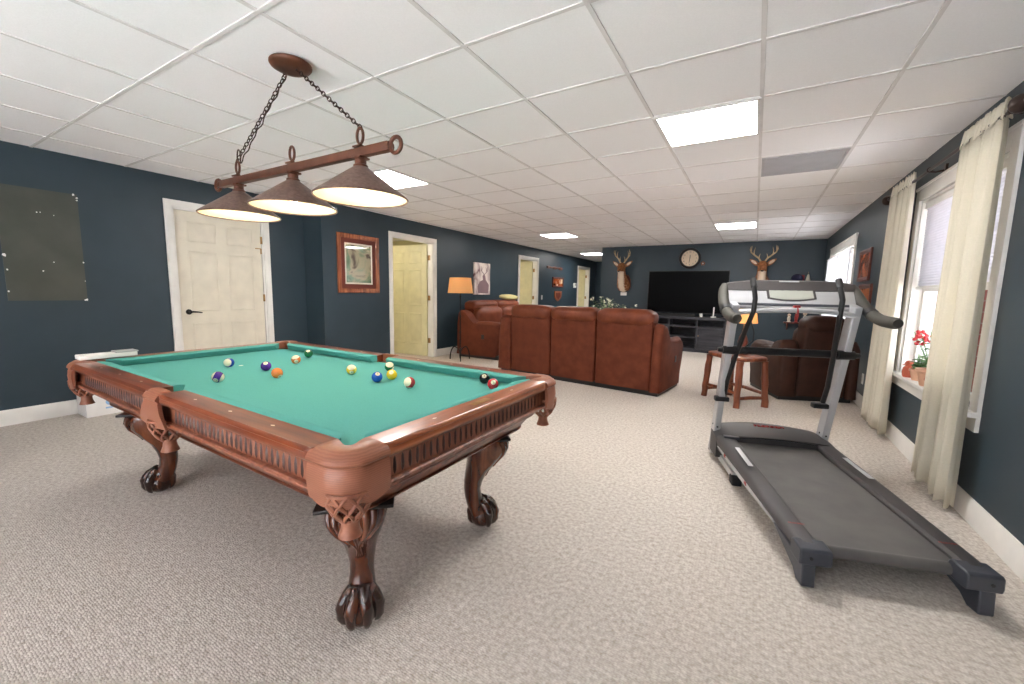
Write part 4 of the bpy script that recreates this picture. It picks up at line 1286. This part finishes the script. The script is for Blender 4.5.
mb = MB(); mb.lathe([(.135, .36), (.112, .515), (.110, .515), (.133, .36)], 28, cap=False); mb.build('lamp_shade', M['lampshade'], tl, 60)
mb = MB(); mb.tube([(0, 0, .30), (0, 0, .50)], .006, 8); mb.lathe([(.001, .36), (.025, .38), (.03, .40), (.02, .43), (.001, .45)], 12); mb.build('lamp_socket', M['brass'], tl)

# floor lamp
flp = thing('floor_lamp', 'black iron floor lamp with lit amber drum shade beside the leather sofa', 'lamp', (-4.42, 5.72, 0))
mb = MB(); mb.tube([(0, 0, .03), (0, 0, 1.42)], .011, 10)
for z in (.5, .78, 1.12): mb.ball((0, 0, z), .018, 1, 1, 1.3, 12, 8)
mb.build('pole', M['iron'], flp)
for k in range(3):
    a = rad(90 + 120 * k - 20); d = Vector((cos(a), sin(a), 0))
    mb = MB(); mb.tube([d * (.105 - .095 * cos(PI * t)) + Vector((0, 0, .13 + .10 * sin(PI * t) if t < .5 else .23 * sin(PI * t) + .009)) for t in [i / 12 for i in range(13)]], .010, 8)
    mb.build('scroll_foot', M['iron'], flp, 60)
mb = MB(); mb.lathe([(.22, 1.18), (.185, 1.445), (.182, 1.445), (.217, 1.18)], 36, cap=False); sh = mb.build('lamp_shade', M['lampshade'], flp, 60)
mb = MB()
for k in range(3):
    a = rad(120 * k); mb.tube([(0, 0, 1.42), (.184 * cos(a), .184 * sin(a), 1.435)], .003, 6)
mb.build('shade_ring', M['brass'], sh)
mb = MB(); mb.lathe([(.012, 1.24), (.02, 1.27), (.032, 1.31), (.02, 1.35), (.001, 1.365)], 14); mb.build('bulb', emit_mat('lamp_bulb', (1, .78, .5, 1), 8), flp)

# ------------------------------------------------------------------ television wall
sd = thing('media_stand', 'charcoal wooden media stand with open cubbies below the television', 'cabinet', (-1.33, 9.83, 0))
SW, SD_, SHT = .86, .235, .76
mb = MB(); mb.box(-SW, SW, -SD_, SD_, .70, .76, bev=.004); mb.build('top', M['stand'], sd)
mb = MB()
mb.box(-SW + .02, SW - .02, SD_ - .02, SD_ - .002, .05, .70)
mb.box(-SW + .02, SW - .02, -SD_ + .02, SD_ - .02, .04, .075); mb.box(-SW + .02, SW - .02, -SD_ + .015, SD_ - .02, .53, .56)
for x in (-SW + .02, -.30, .27, SW - .055): mb.box(x, x + .035, -SD_ + .012, SD_ - .02, .0, .70)
mb.box(-.265, .27, -SD_ + .03, SD_ - .02, .30, .32)
mb.build('carcass', M['stand'], sd)
mb = MB(); mb.box(-SW + .005, SW - .005, -SD_ + .008, -SD_ + .03, 0, .055); mb.build('plinth', M['stand'], sd)
for x0, x1 in ((-SW + .06, -.305), (.31, SW - .06)):
    mb = MB(); mb.box(x0, x1, -SD_ + .008, -SD_ + .028, .08, .525)
    for a, b, c, d in ((x0, x0 + .05, .08, .525), (x1 - .05, x1, .08, .525), (x0 + .05, x1 - .05, .08, .13), (x0 + .05, x1 - .05, .475, .525)): mb.box(a, b, -SD_ - .002, -SD_ + .01, c, d)
    dr = mb.build('cabinet_door', M['stand'], sd, 30)
    mb = MB(); mb.ball((x0 + .025 if x0 > 0 else x1 - .025, -SD_ - .014, .36), .013); mb.build('knob', M['brass'], dr)
tv = thing('television', 'large black flat television above the media stand', 'television', (-1.335, 9.93, 0))
mb = MB(); mb.box(-.835, .835, -.02, .03, .825, 1.765, bev=.006); mb.box(-.5, .5, .03, .07, .95, 1.5, bev=.02); mb.build('housing', M['black'], tv)
mb = MB(); mb.box(-.82, .82, -.0225, -.0205, .845, 1.75); mb.build('screen', M['screen'], tv)
for s in (-1, 1):
    mb = MB(); mb.prism([(-.012, .83), (.012, .83), (.10, .764), (.10, .7605), (-.10, .7605), (-.10, .764)], s * .55 - .015, s * .55 + .015, 'X'); mb.build('foot', M['black'], tv)
e = thing('sound_bar', 'long dark sound bar lying before the television', 'speaker', (-1.55, 9.70, .761))
mb = MB(); mb.box(-.45, .45, -.04, .04, 0, .06, bev=.012); mb.build('speaker_body', M['stand_in'], e)
mb = MB(); mb.box(-.44, .44, -.0425, -.0405, .006, .054); mb.build('speaker_grille', M['rubber'], e)
e = thing('router', 'pale box with thin upright aerial on the media stand', 'router', (-.74, 9.70, .761))
mb = MB(); mb.box(-.05, .05, -.04, .04, 0, .025, bev=.005); mb.build('router_body', M['white_plastic'], e)
mb = MB(); mb.box(-.012, .012, -.01, .01, .0255, .22, bev=.004); mb.build('aerial', M['white_plastic'], e)
e = thing('candle', 'small pale candle cup on the media stand beside the upright aerial', 'candle', (-.98, 9.68, .761))
mb = MB(); mb.lathe([(.025, 0), (.032, .02), (.035, .075), (.031, .075), (.028, .03), (.001, .028)], 16); mb.build('cup', M['white_plastic'], e, 50)
mb = MB(); mb.lathe([(.026, .032), (.026, .06), (.002, .062), (.002, .075)], 14); mb.build('wax', M['paper'], e)

# clock
ck = thing('clock', 'round dark-rimmed clock with cream face above the television', 'clock', (-1.335, YK, 2.05))
RX = Matrix.Rotation(PI / 2, 4, 'X')
mb = MB(); mb.lathe([(.225, .002), (.232, .02), (.225, .042), (.205, .05), (.180, .038), (.176, .02), (.176, .004)], 40, M_=RX); mb.build('clock_rim', M['black_wood'], ck, 60)
mb = MB(); mb.lathe([(.177, .010), (.177, .016)], 40, M_=RX); mb.build('clock_face', M['clock_face'], ck)
mb = MB()
for i, t in enumerate(('12', '1', '2', '3', '4', '5', '6', '7', '8', '9', '10', '11')):
    a = rad(90 - 30 * i); text_bm(mb, t, .046, Matrix.Translation((.138 * cos(a), -.0170, .138 * sin(a))) @ RX, .001)
mb.build('numerals', M['black'], ck, None)
for nm, a, l, w in (('hour_hand', 87, .085, .006), ('minute_hand', 262, .12, .005)):
    mb = MB(); T = Matrix.Translation((0, -.019 if nm[0] == 'h' else -.021, 0)) @ Matrix.Rotation(-rad(a), 4, 'Y')
    mb.prism([(-.02, -w), (l * .7, -w), (l, 0), (l * .7, w), (-.02, w)], -.001, .001, 'Y', T); mb.build(nm, M['black'], ck)
e = thing('hanging_ornament', 'small pinkish flower ornament hanging just below the clock', 'ornament', (-1.06, YK - .012, 1.93))
mb = MB()
for k in range(5):
    a = rad(72 * k + 90); mb.ball((.03 * cos(a), 0, .03 * sin(a)), .018, 1, .4, 1, 10, 6)
mb.build('petals', M['frame_wood'], e); mb = MB(); mb.ball((0, -.006, 0), .014, 1, .6, 1, 10, 6); mb.build('centre', M['paper'], e)

# deer heads
def deer(label, x, zbase, plate, spread=1.0):
    e = thing('deer_head', label, 'deer mount', (x, YK, zbase))
    mb = MB()
    # neck and head swept as one: (y out from the wall, z, half width, half depth)
    spine = [(-.01, .16, .150, .165), (-.05, .17, .152, .170), (-.12, .21, .140, .165), (-.19, .29, .118, .145), (-.24, .38, .098, .122), (-.275, .46, .088, .105), (-.30, .53, .086, .098)]
    rings = []
    for i, (y, z, a, b) in enumerate(spine):
        p, q = spine[max(i - 1, 0)], spine[min(i + 1, len(spine) - 1)]
        t = Vector((0, q[0] - p[0], q[1] - p[1])).normalized(); n = Vector((1, 0, 0)); u = t.cross(n)
        if i == 0: t = Vector((0, -1, 0)); u = Vector((0, 0, 1))
        rings.append([Vector((0, y, z)) + n * a * cos(2 * PI * k / 20) + u * b * sin(2 * PI * k / 20) for k in range(20)])
    mb.loft(rings)
    head = [(-.22, .60, .070, .075), (-.27, .60, .090, .092), (-.33, .575, .088, .088), (-.39, .545, .070, .070), (-.45, .512, .052, .052), (-.50, .486, .042, .042), (-.53, .470, .036, .036), (-.545, .462, .020, .022)]
    rings = []
    for i, (y, z, a, b) in enumerate(head):
        p, q = head[max(i - 1, 0)], head[min(i + 1, len(head) - 1)]
        t = Vector((0, q[0] - p[0], q[1] - p[1])).normalized(); n = Vector((1, 0, 0)); u = t.cross(n)
        rings.append([Vector((0, y, z)) + n * a * cos(2 * PI * k / 20) + u * b * sin(2 * PI * k / 20) for k in range(20)])
    mb.loft(rings)
    mb.ball((0, -.27, .56), .088, 1, 1, 1.05, 16, 10)
    for v in mb.bm.verts: v.co.y = min(v.co.y, -.024)
    bd = mb.build('head', M['fur_body'], e, None)
    md = bd.modifiers.new('join', 'REMESH'); md.mode = 'VOXEL'; md.voxel_size = .014; md.use_smooth_shade = True
    sm = bd.modifiers.new('soft', 'SMOOTH'); sm.factor = .5; sm.iterations = 3
    mb = MB(); mb.ball((0, -.535, .474), .026, 1.1, .7, .8, 12, 8); mb.build('nose', M['nose'], bd, None)
    for s in (-1, 1):
        mb = MB(); mb.ball((s * .074, -.335, .608), .0145, 1, 1, 1, 12, 8); mb.build('eye', M['nose'], bd, None)
        mb = MB(); T = Matrix.Translation((s * .155, -.225, .665)) @ Matrix.Rotation(s * rad(52), 4, 'Y')
        rings = []
        for t in range(9):
            q = t / 8; w = .048 * sin(PI * min(1, .12 + q * .88)) ** .7 * (1 - q * .35) + .002
            rings.append([T @ Vector((w * cos(a), -.02 * abs(cos(a)) * (1 - q) + .012 * sin(a), -.10 + .20 * q)) for a in [2 * PI * k / 10 for k in range(10)]])
        mb.loft(rings); ear = mb.build('ear', M['fur'], bd, None)
        mb = MB(); mb.ball((0, 0, 0), .03, .85, .3, 2.1, 12, 8, Matrix.Rotation(0, 4, 'Y')); 
        for v in mb.bm.verts: v.co = T @ (v.co + Vector((0, -.016, .0)))
        mb.build('ear_lining', M['fur_pale'], ear, None)
        mb = MB()
        main = [(s * .04, -.25, .68), (s * .075, -.235, .74), (s * .15, -.235, .80), (s * .215, -.26, .855), (s * .240, -.31, .915), (s * .225, -.36, .97)]
        main = [(a * (spread if i > 1 else 1), b, c) for i, (a, b, c) in enumerate(main)]
        mb.tube(main, [.018, .017, .016, .014, .010, .003], 8)
        for (a, b, r) in (((s * .07, -.24, .735), (s * .055, -.275, .83), .010), ((s * .165, -.238, .812), (s * .150, -.24, .96), .011), ((s * .215, -.262, .858), (s * .205, -.275, .99), .010)):
            A, B = Vector((a[0] * spread, a[1], a[2])), Vector((b[0] * spread, b[1], b[2])); mb.tube([A, A.lerp(B, .5) + Vector((s * .01, 0, 0)), B], [r, r * .8, .002], 8)
        mb.build('antler', M['antler'], bd, None)
    mb = MB(); poly = [(0, .005), (.12, .03), (.165, .12), (.16, .30), (.10, .40), (0, .43), (-.10, .40), (-.16, .30), (-.165, .12), (-.12, .03)]
    mb.prism(poly, -.022, -.001, 'Y'); mb.build('shield_plaque', M['frame_dark'], e, 30)
    if plate:
        mb = MB(); mb.box(-.075, .075, -.010, -.001, -.085, -.005, bev=.002)
        pl = mb.build('name_card', M['paper'], e); pl['label'] = 'small white card under the deer'
    return e
deer('mounted deer head with narrow antlers and a white card beneath it', -2.79, 1.275, True, .78)
deer('mounted deer head with wide antlers above the treadmill console', .075, 1.26, False)

# caps and figure on the back wall to the right
e = thing('baseball_cap', 'dark navy cap with red bill hung on the back wall', 'cap', (.69, YK - .002, 1.56))
mb = MB()
rings = []
for t in range(8):
    a = PI / 2 * t / 7; rings.append([Vector((.10 * cos(a) * cos(2 * PI * k / 18) * (1.0), -.06 - .085 * sin(a) + .0 * k, .09 * cos(a) * sin(2 * PI * k / 18) + .04)) for k in range(18)])
mb.loft(rings); mb.build('crown', M['navy_cloth'], e, None)
mb = MB(); rings = []
for t in range(6):
    q = t / 5; rings.append([Vector((.02 + .10 * q + .0, -.02 - .01 * sin(PI * q), z)) for z in (.0, .11)] + [Vector((.024 + .10 * q, -.012 - .01 * sin(PI * q), z)) for z in (.11 - .02 * q, .02 * q)])
mb.loft(rings); mb.build('bill', M['red_cloth'], e, 50)
mb = MB(); mb.tube([(0, -.001, .05), (0, -.06, .05)], .006, 8); mb.build('hook', M['brass'], e)
e = thing('hanging_bell', 'small cream cone-shaped ornament beside the navy cap', 'ornament', (.87, YK - .05, 1.50))
mb = MB(); mb.lathe([(.001, .19), (.018, .17), (.028, .12), (.048, .03), (.060, 0), (.054, 0), (.03, .06), (.001, .12)], 16); mb.build('cone', M['gnome'], e, 50)
mb = MB(); mb.tube([(0, 0, .19), (0, .02, .22), (0, .049, .23)], .003, 6); mb.build('hanger', M['brass'], e)

# little shelf of ornaments low on the back wall
e = thing('ornament_shelf', 'small dark wall shelf under the caps, seen below the treadmill console', 'shelf', (.78, YK - .001, .70))
mb = MB(); mb.box(-.25, .25, -.16, 0, 0, .025, bev=.003); mb.build('board', M['frame_dark'], e)
for x in (-.18, .18):
    mb = MB(); mb.prism([(0, 0), (-.13, 0), (-.03, -.12), (0, -.14)], x - .012, x + .012, 'X'); mb.build('bracket', M['frame_dark'], e)
for i, (x, h, mt, lab) in enumerate(((.62, .17, 'mat_white', 'small white figurine on the wall shelf'), (.74, .26, 'tm_red', 'tall red figurine on the small wall shelf'), (.88, .22, 'gnome', 'cream figurine on the small wall shelf beside the recliner'))):
    e = thing('figurine', lab, 'figurine', (x, YK - .09, .7255), 0, 'figurines on the small wall shelf')
    mb = MB(); mb.lathe([(.035, 0), (.036, .01), (.022, .02), (.032, h * .35), (.026, h * .6), (.012, h * .7)], 14); mb.build('body', M[mt], e, 50)
    mb = MB(); mb.ball((0, 0, h * .83), h * .14 + .006, seg=12, rings=8); mb.build('head', M['fur_pale'], e, None)

# ------------------------------------------------------------------ pictures and small things on the walls
def picture(name, label, x, sgn, y0, y1, z0, z1, fw, fmat, art, mount=(), depth=.025):
    """framed picture on an x-wall facing sgn; mounts are (width, material) rings from the frame inwards"""
    e = thing(name, label, 'picture', (x, (y0 + y1) / 2, (z0 + z1) / 2))
    hy, hz = (y1 - y0) / 2, (z1 - z0) / 2
    X = lambda a, b: (min(sgn * a, sgn * b), max(sgn * a, sgn * b))
    if fw:
        mb = MB(); rings = []
        for ins, d in ((0, .001), (0, depth * .8), (fw * .25, depth), (fw * .6, depth * .75), (fw * .85, depth * .8), (fw, depth * .5), (fw, .001)):
            rings.append([Vector((sgn * d, a * (hy - ins), b * (hz - ins))) for a, b in ((-1, -1), (1, -1), (1, 1), (-1, 1))])
        mb.loft(rings, False); mb.build('frame', M[fmat], e, 30)
    ins = fw; d = .008
    for w, m_ in mount:
        mb = MB(); rings = [[Vector((sgn * dd, a * (hy - i), b * (hz - i))) for a, b in ((-1, -1), (1, -1), (1, 1), (-1, 1))] for i, dd in ((ins, d), (ins + w, d), (ins + w, d - .002))]
        mb.loft(rings, False); mb.build('mount', M[m_], e, 30); ins += w; d -= .0015
    mb = MB(); a, b = X(.001, depth if not fw else d - .001); mb.box(a, b, -hy + ins, hy - ins, -hz + ins, hz - ins)
    im = mb.build('image', art, e, 30)
    return e, im
wild = art_mat('forest_scene', [(.25, srgb(52, 62, 48)), (.42, srgb(108, 128, 100)), (.52, srgb(160, 150, 120)), (.62, srgb(90, 74, 62)), (.75, srgb(210, 206, 190))], 3.2, 1.3)
wild.node_tree.nodes['Principled BSDF'].inputs['Coat Weight'].default_value = 1.0; wild.node_tree.nodes['Principled BSDF'].inputs['Coat Roughness'].default_value = .02
e, im = picture('framed_picture', 'wood framed forest picture with red-brown mount beside the first open doorway', XB, 1, 3.73, 4.46, 1.163, 1.992, .062, 'frame_wood', wild, ((.062, 'mat_red'), (.022, 'mat_white')))
canvas = art_mat('pale_canvas_print', [(.3, srgb(120, 92, 98)), (.42, srgb(196, 178, 172)), (.55, srgb(226, 212, 204)), (.8, srgb(236, 226, 218))], 3.0, 4.1)
e, im = picture('canvas_picture', 'pale unframed deer canvas above the floor lamp side of the sofa', XB, 1, 6.93, 7.50, 1.152, 1.812, 0, None, canvas, (), .04)
mb = MB()
poly = [(-.16, -.30), (.22, -.30), (.24, -.12), (.12, -.02), (.10, .06), (.05, .10), (.0, .06), (.02, -.02), (-.10, -.06), (-.18, -.16)]
mb.prism(poly, .0405, .042, 'X')
for s in (-1, 1): mb.tube([(.042, .06, .09), (.042, .06 + s * .10, .16), (.042, .06 + s * .12, .26)], [.010, .009, .004], 6, True, .3); mb.tube([(.042, .06 + s * .10, .16), (.042, .06 + s * .05, .25)], [.008, .004], 6, True, .3)
mb.build('deer_silhouette', plain('sketch_brown', (132, 104, 108), .6), im)
hunt = art_mat('warm_scene', [(.3, srgb(70, 34, 22)), (.5, srgb(150, 74, 40)), (.62, srgb(226, 206, 176)), (.8, srgb(240, 228, 206))], 4.0, 2.2)
picture('framed_picture', 'small dark framed picture of warm tones above the wall shield', XB, 1, 10.77, 11.52, 1.385, 1.672, .045, 'frame_dark', hunt)
e = thing('carved_sign', 'thin dark carved wooden sign above the small framed picture', 'sign', (XB, 10.9, 1.93))
mb = MB(); rings = []
for i in range(15):
    t = i / 14; y = -.52 + 1.04 * t; h = .030 + .014 * sin(t * PI * 5)
    rings.append([Vector((.001, y, -h)), Vector((.02, y, -h)), Vector((.024, y, 0)), Vector((.02, y, h)), Vector((.001, y, h))])
mb.loft(rings); mb.build('board', M['frame_dark'], e, 60)
mb = MB()
for i in range(9): mb.ball((.025, -.4 + .1 * i, .0), .018, .4, 1.2, 1, 10, 6)
mb.build('carving', M['frame_wood'], e)
e = thing('shield_plaque', 'small red-brown wooden shield plaque under the small warm-toned picture', 'plaque', (XB, 11.16, 1.13))
mb = MB(); mb.prism([(-.25, .14), (.25, .14), (.24, -.02), (.14, -.11), (0, -.155), (-.14, -.11), (-.24, -.02)], .001, .022, 'X'); mb.build('shield', M['frame_wood'], e, 30, bevel=.005)
mb = MB(); mb.prism([(-.16, .09), (.16, .09), (.15, -.01), (0, -.10), (-.15, -.01)], .0225, .028, 'X'); mb.build('emblem', M['mat_red'], e, 30)
e = thing('thermostat', 'white thermostat beside the doorway at the hall end', 'thermostat', (XB, 12.45, 1.47))
mb = MB(); mb.box(.001, .03, -.10, .10, -.075, .075, bev=.006); mb.build('case', M['white_plastic'], e); mb = MB(); mb.box(.0302, .0315, -.06, .06, -.01, .05); mb.build('screen', M['tm_lcd'], e)
def plate(name, label, cat, x, sgn, y, z, kind):
    e = thing(name, label, cat, (x, y, z))
    X = lambda a, b: (min(sgn * a, sgn * b), max(sgn * a, sgn * b))
    mb = MB(); a, b = X(.001, .007); mb.box(a, b, -.038, .038, -.06, .06, bev=.002); mb.build('cover_plate', M['white_plastic'], e)
    if kind == 'switch':
        mb = MB(); a, b = X(.0072, .016); mb.box(a, b, -.008, .008, -.014, .014, bev=.002); mb.build('toggle', M['white_plastic'], e)
    else:
        for s in (-1, 1):
            mb = MB(); a, b = X(.0072, .0092); mb.box(a, b, -.016, .016, s * .022 - .014, s * .022 + .014, bev=.0008); mb.build('socket', M['mat_white'], e)
plate('light_switch', 'white light switch beside the middle doorway, above the sofa back', 'light switch', XB, 1, 10.12, 1.09, 'switch')
plate('power_outlet', 'white power outlet low on the wall under the two stacked pictures', 'outlet', XR, -1, 5.95, .32, 'outlet')
rust = art_mat('autumn_scene', [(.3, srgb(60, 30, 22)), (.45, srgb(140, 70, 44)), (.6, srgb(190, 120, 84)), (.8, srgb(120, 96, 84))], 4.0, 5.5)
rust2 = art_mat('autumn_scene_light', [(.3, srgb(110, 58, 34)), (.5, srgb(176, 104, 64)), (.7, srgb(206, 140, 96))], 4.0, 8.5)
picture('framed_picture', 'dark red framed picture, upper of the two stacked pictures', XR, -1, 6.22, 6.80, 1.43, 1.81, .05, 'frame_dark', rust)
picture('framed_picture', 'brown framed picture, lower of the two stacked pictures', XR, -1, 6.02, 6.62, 1.06, 1.39, .05, 'frame_dark', rust2)
# patch left of the shut door
e = thing('pin_board', 'dark olive-grey rectangular board with white torn corners, on the navy wall beside the shut door', 'board', (XA, 1.07, 1.54))
mb = MB(); mb.box(.0005, .006, -.240, .240, -.48, .48); mb.build('panel', M['patch'], e)
pr = random.Random(5)
for y, z, r in ((.215, .474, .010), (.236, .45, .010), (.236, .43, .007), (.235, -.475, .012), (.225, -.478, .010), (.236, -.13, .008), (.236, -.30, .004), (-.02, .28, .007), (.00, .285, .005), (-.02, -.22, .008), (.05, -.14, .005), (-.232, -.10, .014), (-.225, -.22, .008), (-.232, -.40, .008), (.08, .27, .004)):
    mb = MB(); n = 6; mb.prism([(y + r * pr.uniform(.5, 1.2) * cos(2 * PI * k / n), z + r * pr.uniform(.5, 1.2) * sin(2 * PI * k / n)) for k in range(n)], .0062, .0078, 'X'); mb.build('paper_speck', M['paper'], e)

# ------------------------------------------------------------------ plants
def leaf_blade(mb, base, d, l, w, droop=.3, seg=5):
    d = Vector(d).normalized(); s = d.cross(Vector((0, 0, 1)))
    if s.length < .1: s = Vector((1, 0, 0))
    s.normalize(); L, R, Cn = [], [], []
    for i in range(seg + 1):
        t = i / seg; p = Vector(base) + d * l * t + Vector((0, 0, -droop * l * t * t)); ww = w * sin(PI * (.08 + .92 * t)) ** .8 if t < 1 else 0.0005
        L.append(mb.v(p - s * ww)); Cn.append(mb.v(p + Vector((0, 0, -ww * .35)))); R.append(mb.v(p + s * ww))
    for i in range(seg):
        mb.face([L[i], Cn[i], Cn[i + 1], L[i + 1]]); mb.face([Cn[i], R[i], R[i + 1], Cn[i + 1]])
rp = random.Random(11)
fp = thing('potted_plant', 'grey-green leafy plant with pale blossoms in a tall planter behind the long sofa', 'plant', (-2.50, 8.05, 0))
mb = MB(); mb.lathe([(.14, 0), (.15, .02), (.17, .6), (.19, .72), (.20, .74), (.18, .74), (.17, .70), (.001, .69)], 24); mb.build('planter', M['frame_dark'], fp, 50)
lf, bs, stm = MB(), MB(), MB()
for i in range(34):
    a = rp.uniform(0, 2 * PI); tilt = rp.uniform(.1, 1.0); l = rp.uniform(.24, .50)
    d = Vector((cos(a) * sin(tilt) * 1.5, sin(a) * sin(tilt) * .8, cos(tilt))); p0 = Vector((rp.uniform(-.05, .05), rp.uniform(-.05, .05), .69)); p1 = p0 + d * l
    stm.tube([p0, p0.lerp(p1, .5) + Vector((0, 0, .02)), p1], [.004, .003, .002], 5)
    for k in range(7):
        q = p0.lerp(p1, .35 + .65 * k / 6); b = rp.uniform(0, 2 * PI)
        leaf_blade(lf, q, (cos(b), sin(b), rp.uniform(.1, .8)), rp.uniform(.06, .10), .014, .3, 4)
    if i % 2 == 0:
        for k in range(4): bs.ball(p1 + Vector((rp.uniform(-.02, .02), rp.uniform(-.02, .02), rp.uniform(-.01, .03))), rp.uniform(.008, .014), seg=8, rings=5)
lf.build('leaves', M['silver_leaf'], fp, None); stm.build('stems', M['leaf'], fp, None); bs.build('blossoms', M['blossom'], fp, None)

SZ = W1[2] + .0005
def flower_pot(label, y, x, potmat, s, flowers, seed, hgt):
    r_ = random.Random(seed)
    e = thing('potted_flower', label, 'flower pot', (x, y, SZ), 0, 'pots on the flower window sill')
    mb = MB(); mb.lathe([(.045 * s, 0), (.047 * s, .005), (.064 * s, .085 * s), (.072 * s, .088 * s), (.073 * s, .108 * s), (.064 * s, .108 * s), (.060 * s, .09 * s), (.001, .088 * s)], 22); mb.build('pot', M[potmat], e, 50)
    lf, st = MB(), MB()
    for i in range(16 if flowers else 22):
        a = r_.uniform(0, 2 * PI); t = r_.uniform(.1, .8); l = r_.uniform(.5, 1) * hgt
        p0 = Vector((0, 0, .088 * s)); d = Vector((cos(a) * sin(t) * .7, sin(a) * sin(t), cos(t))); p1 = p0 + d * l
        if p1.x > .07: p1.x = .07
        st.tube([p0, p0.lerp(p1, .5), p1], [.003, .0025, .002], 5)
        for k in range(5):
            b = r_.uniform(0, 2 * PI); leaf_blade(lf, p0.lerp(p1, .25 + .6 * k / 4), (cos(b), sin(b), .4), r_.uniform(.035, .06), .017, .5, 4)
        if flowers and i % 2 == 0:
            fl = MB()
            for k in range(14):
                v = Vector((r_.gauss(0, 1), r_.gauss(0, 1), r_.gauss(0, 1))).normalized() * .030
                fl.ball(p1 + v, .013, 1, 1, .7, 8, 5)
            fl.build('flower_head', M['petal'], e, None)
    st.build('stems', M['leaf'], e, None); lf.build('leaves', M['leaf'], e, None)
flower_pot('peach clay pot of red flowers and green leaves on the flower window sill', 4.02, XR + .005, 'pale_pot', 1.15, True, 3, .38)
flower_pot('small clay pot of green leaves without flowers on the sill', 4.26, XR + .005, 'pale_pot', .8, False, 8, .14)
e = thing('clay_figurine', 'red-brown clay bird figurine at the far end of the window sill', 'figurine', (XR - .02, 4.40, SZ))
mb = MB(); mb.lathe([(.03, 0), (.036, .012), (.040, .04), (.034, .075), (.022, .092)], 16); mb.build('body', M['terracotta'], e, 60)
mb = MB(); mb.ball((0, 0, .108), .028, 1, 1, .95, 14, 9); mb.tube([(-.02, -.01, .106), (-.045, -.02, .10)], [.009, .001], 8); mb.build('head', M['terracotta'], e, None)
e = thing('wooden_house', 'little dark wooden house ornament before the red flowers on the sill', 'ornament', (XR - .025, 3.83, SZ))
mb = MB(); mb.box(-.03, .03, -.05, .05, 0, .07, bev=.002); mb.build('house_wall', M['frame_dark'], e)
mb = MB(); mb.prism([(-.065, .065), (0, .135), (.065, .065), (.055, .060), (0, .118), (-.055, .060)], -.038, .038, 'X'); mb.build('house_roof', M['terracotta'], e, 30)
mb = MB(); mb.prism([(-.045, .0705), (.045, .0705), (0, .116)], -.028, .028, 'X'); mb.build('gable', M['frame_dark'], e, 30)

# ------------------------------------------------------------------ lights
def lamp(kind, loc, energy, col, size=.05, rot=None, sy=None):
    d = bpy.data.lights.new('lamp_' + kind, kind); d.energy = energy; d.color = col
    if kind == 'AREA':
        d.size = size
        if sy: d.shape = 'RECTANGLE'; d.size_y = sy
    elif kind == 'POINT': d.shadow_soft_size = size
    o = bpy.data.objects.new('light_source', d); C.objects.link(o); o.location = loc
    if rot: o.rotation_euler = rot
    return o
warm = (1.0, .78, .52)
for x in SH:
    lamp('POINT', (-2.15 + x, 1.359, 1.665), 2.4, warm, .03)
lamp('POINT', (-4.42, 5.72, 1.31), 3.4, (1.0, .80, .56), .04)
for y in (4.5, 8.2): lamp('POINT', (-6.3, y, 2.0), 13, (1, .90, .66), .15)
lamp('POINT', (-6.3, 12.0, 2.0), 12, (1, .90, .66), .15)
lamp('POINT', (-.085, 5.40, 1.02), 2.5, (1.0, .80, .56), .03)
# sky portals at the windows
for w in (W1, W2):
    o = lamp('AREA', (XR + .2, (w[0] + w[1]) / 2, (w[2] + w[3]) / 2), 1, (1, 1, 1), w[3] - w[2], (0, PI / 2, 0), w[1] - w[0])
    o.data.cycles.is_portal = True
o = lamp('AREA', ((PX0 + PX1) / 2, YF - .15, PZ1 / 2), 1, (1, 1, 1), PX1 - PX0, (PI / 2, 0, 0), PZ1)
o.data.cycles.is_portal = True
sc = bpy.context.scene
wd = bpy.data.worlds.new('sky'); sc.world = wd; wd.use_nodes = True
bg = wd.node_tree.nodes['Background']; bg.inputs['Color'].default_value = (.86, .92, 1.0, 1); bg.inputs['Strength'].default_value = 2.0
lamp('SUN', (0, -8, 12), 36, (1, .97, .94), rot=(0, rad(-32), 0))  # added to light the outside paving, which bounces it up indoors

# ------------------------------------------------------------------ camera
F = 409.756; YAW, PIT, ROLL = .5311, -.1208, .0197
f = Vector((-sin(YAW) * cos(PIT), cos(YAW) * cos(PIT), sin(PIT))); r = Vector((cos(YAW), sin(YAW), 0)); u = r.cross(f)
r2 = r * cos(ROLL) + u * sin(ROLL); u2 = -r * sin(ROLL) + u * cos(ROLL)
cd = bpy.data.cameras.new('camera'); cam = bpy.data.objects.new('camera', cd); C.objects.link(cam)
cd.sensor_width = 36; cd.lens = F * 36 / 1024; cd.clip_start = .05
cam.matrix_world = Matrix(((r2.x, u2.x, -f.x, 0), (r2.y, u2.y, -f.y, 0), (r2.z, u2.z, -f.z, 1.2138), (0, 0, 0, 1)))
sc.camera = cam
sc.view_settings.view_transform = 'Standard'; sc.view_settings.look = 'None'; sc.view_settings.gamma = 1; sc.view_settings.use_curve_mapping = False
sc.view_settings.exposure = 1.27
sc.cycles.use_denoising = True
sc.cycles.max_bounces = 8; sc.cycles.diffuse_bounces = 5; sc.cycles.transparent_max_bounces = 12
sc.cycles.sample_clamp_indirect = 8
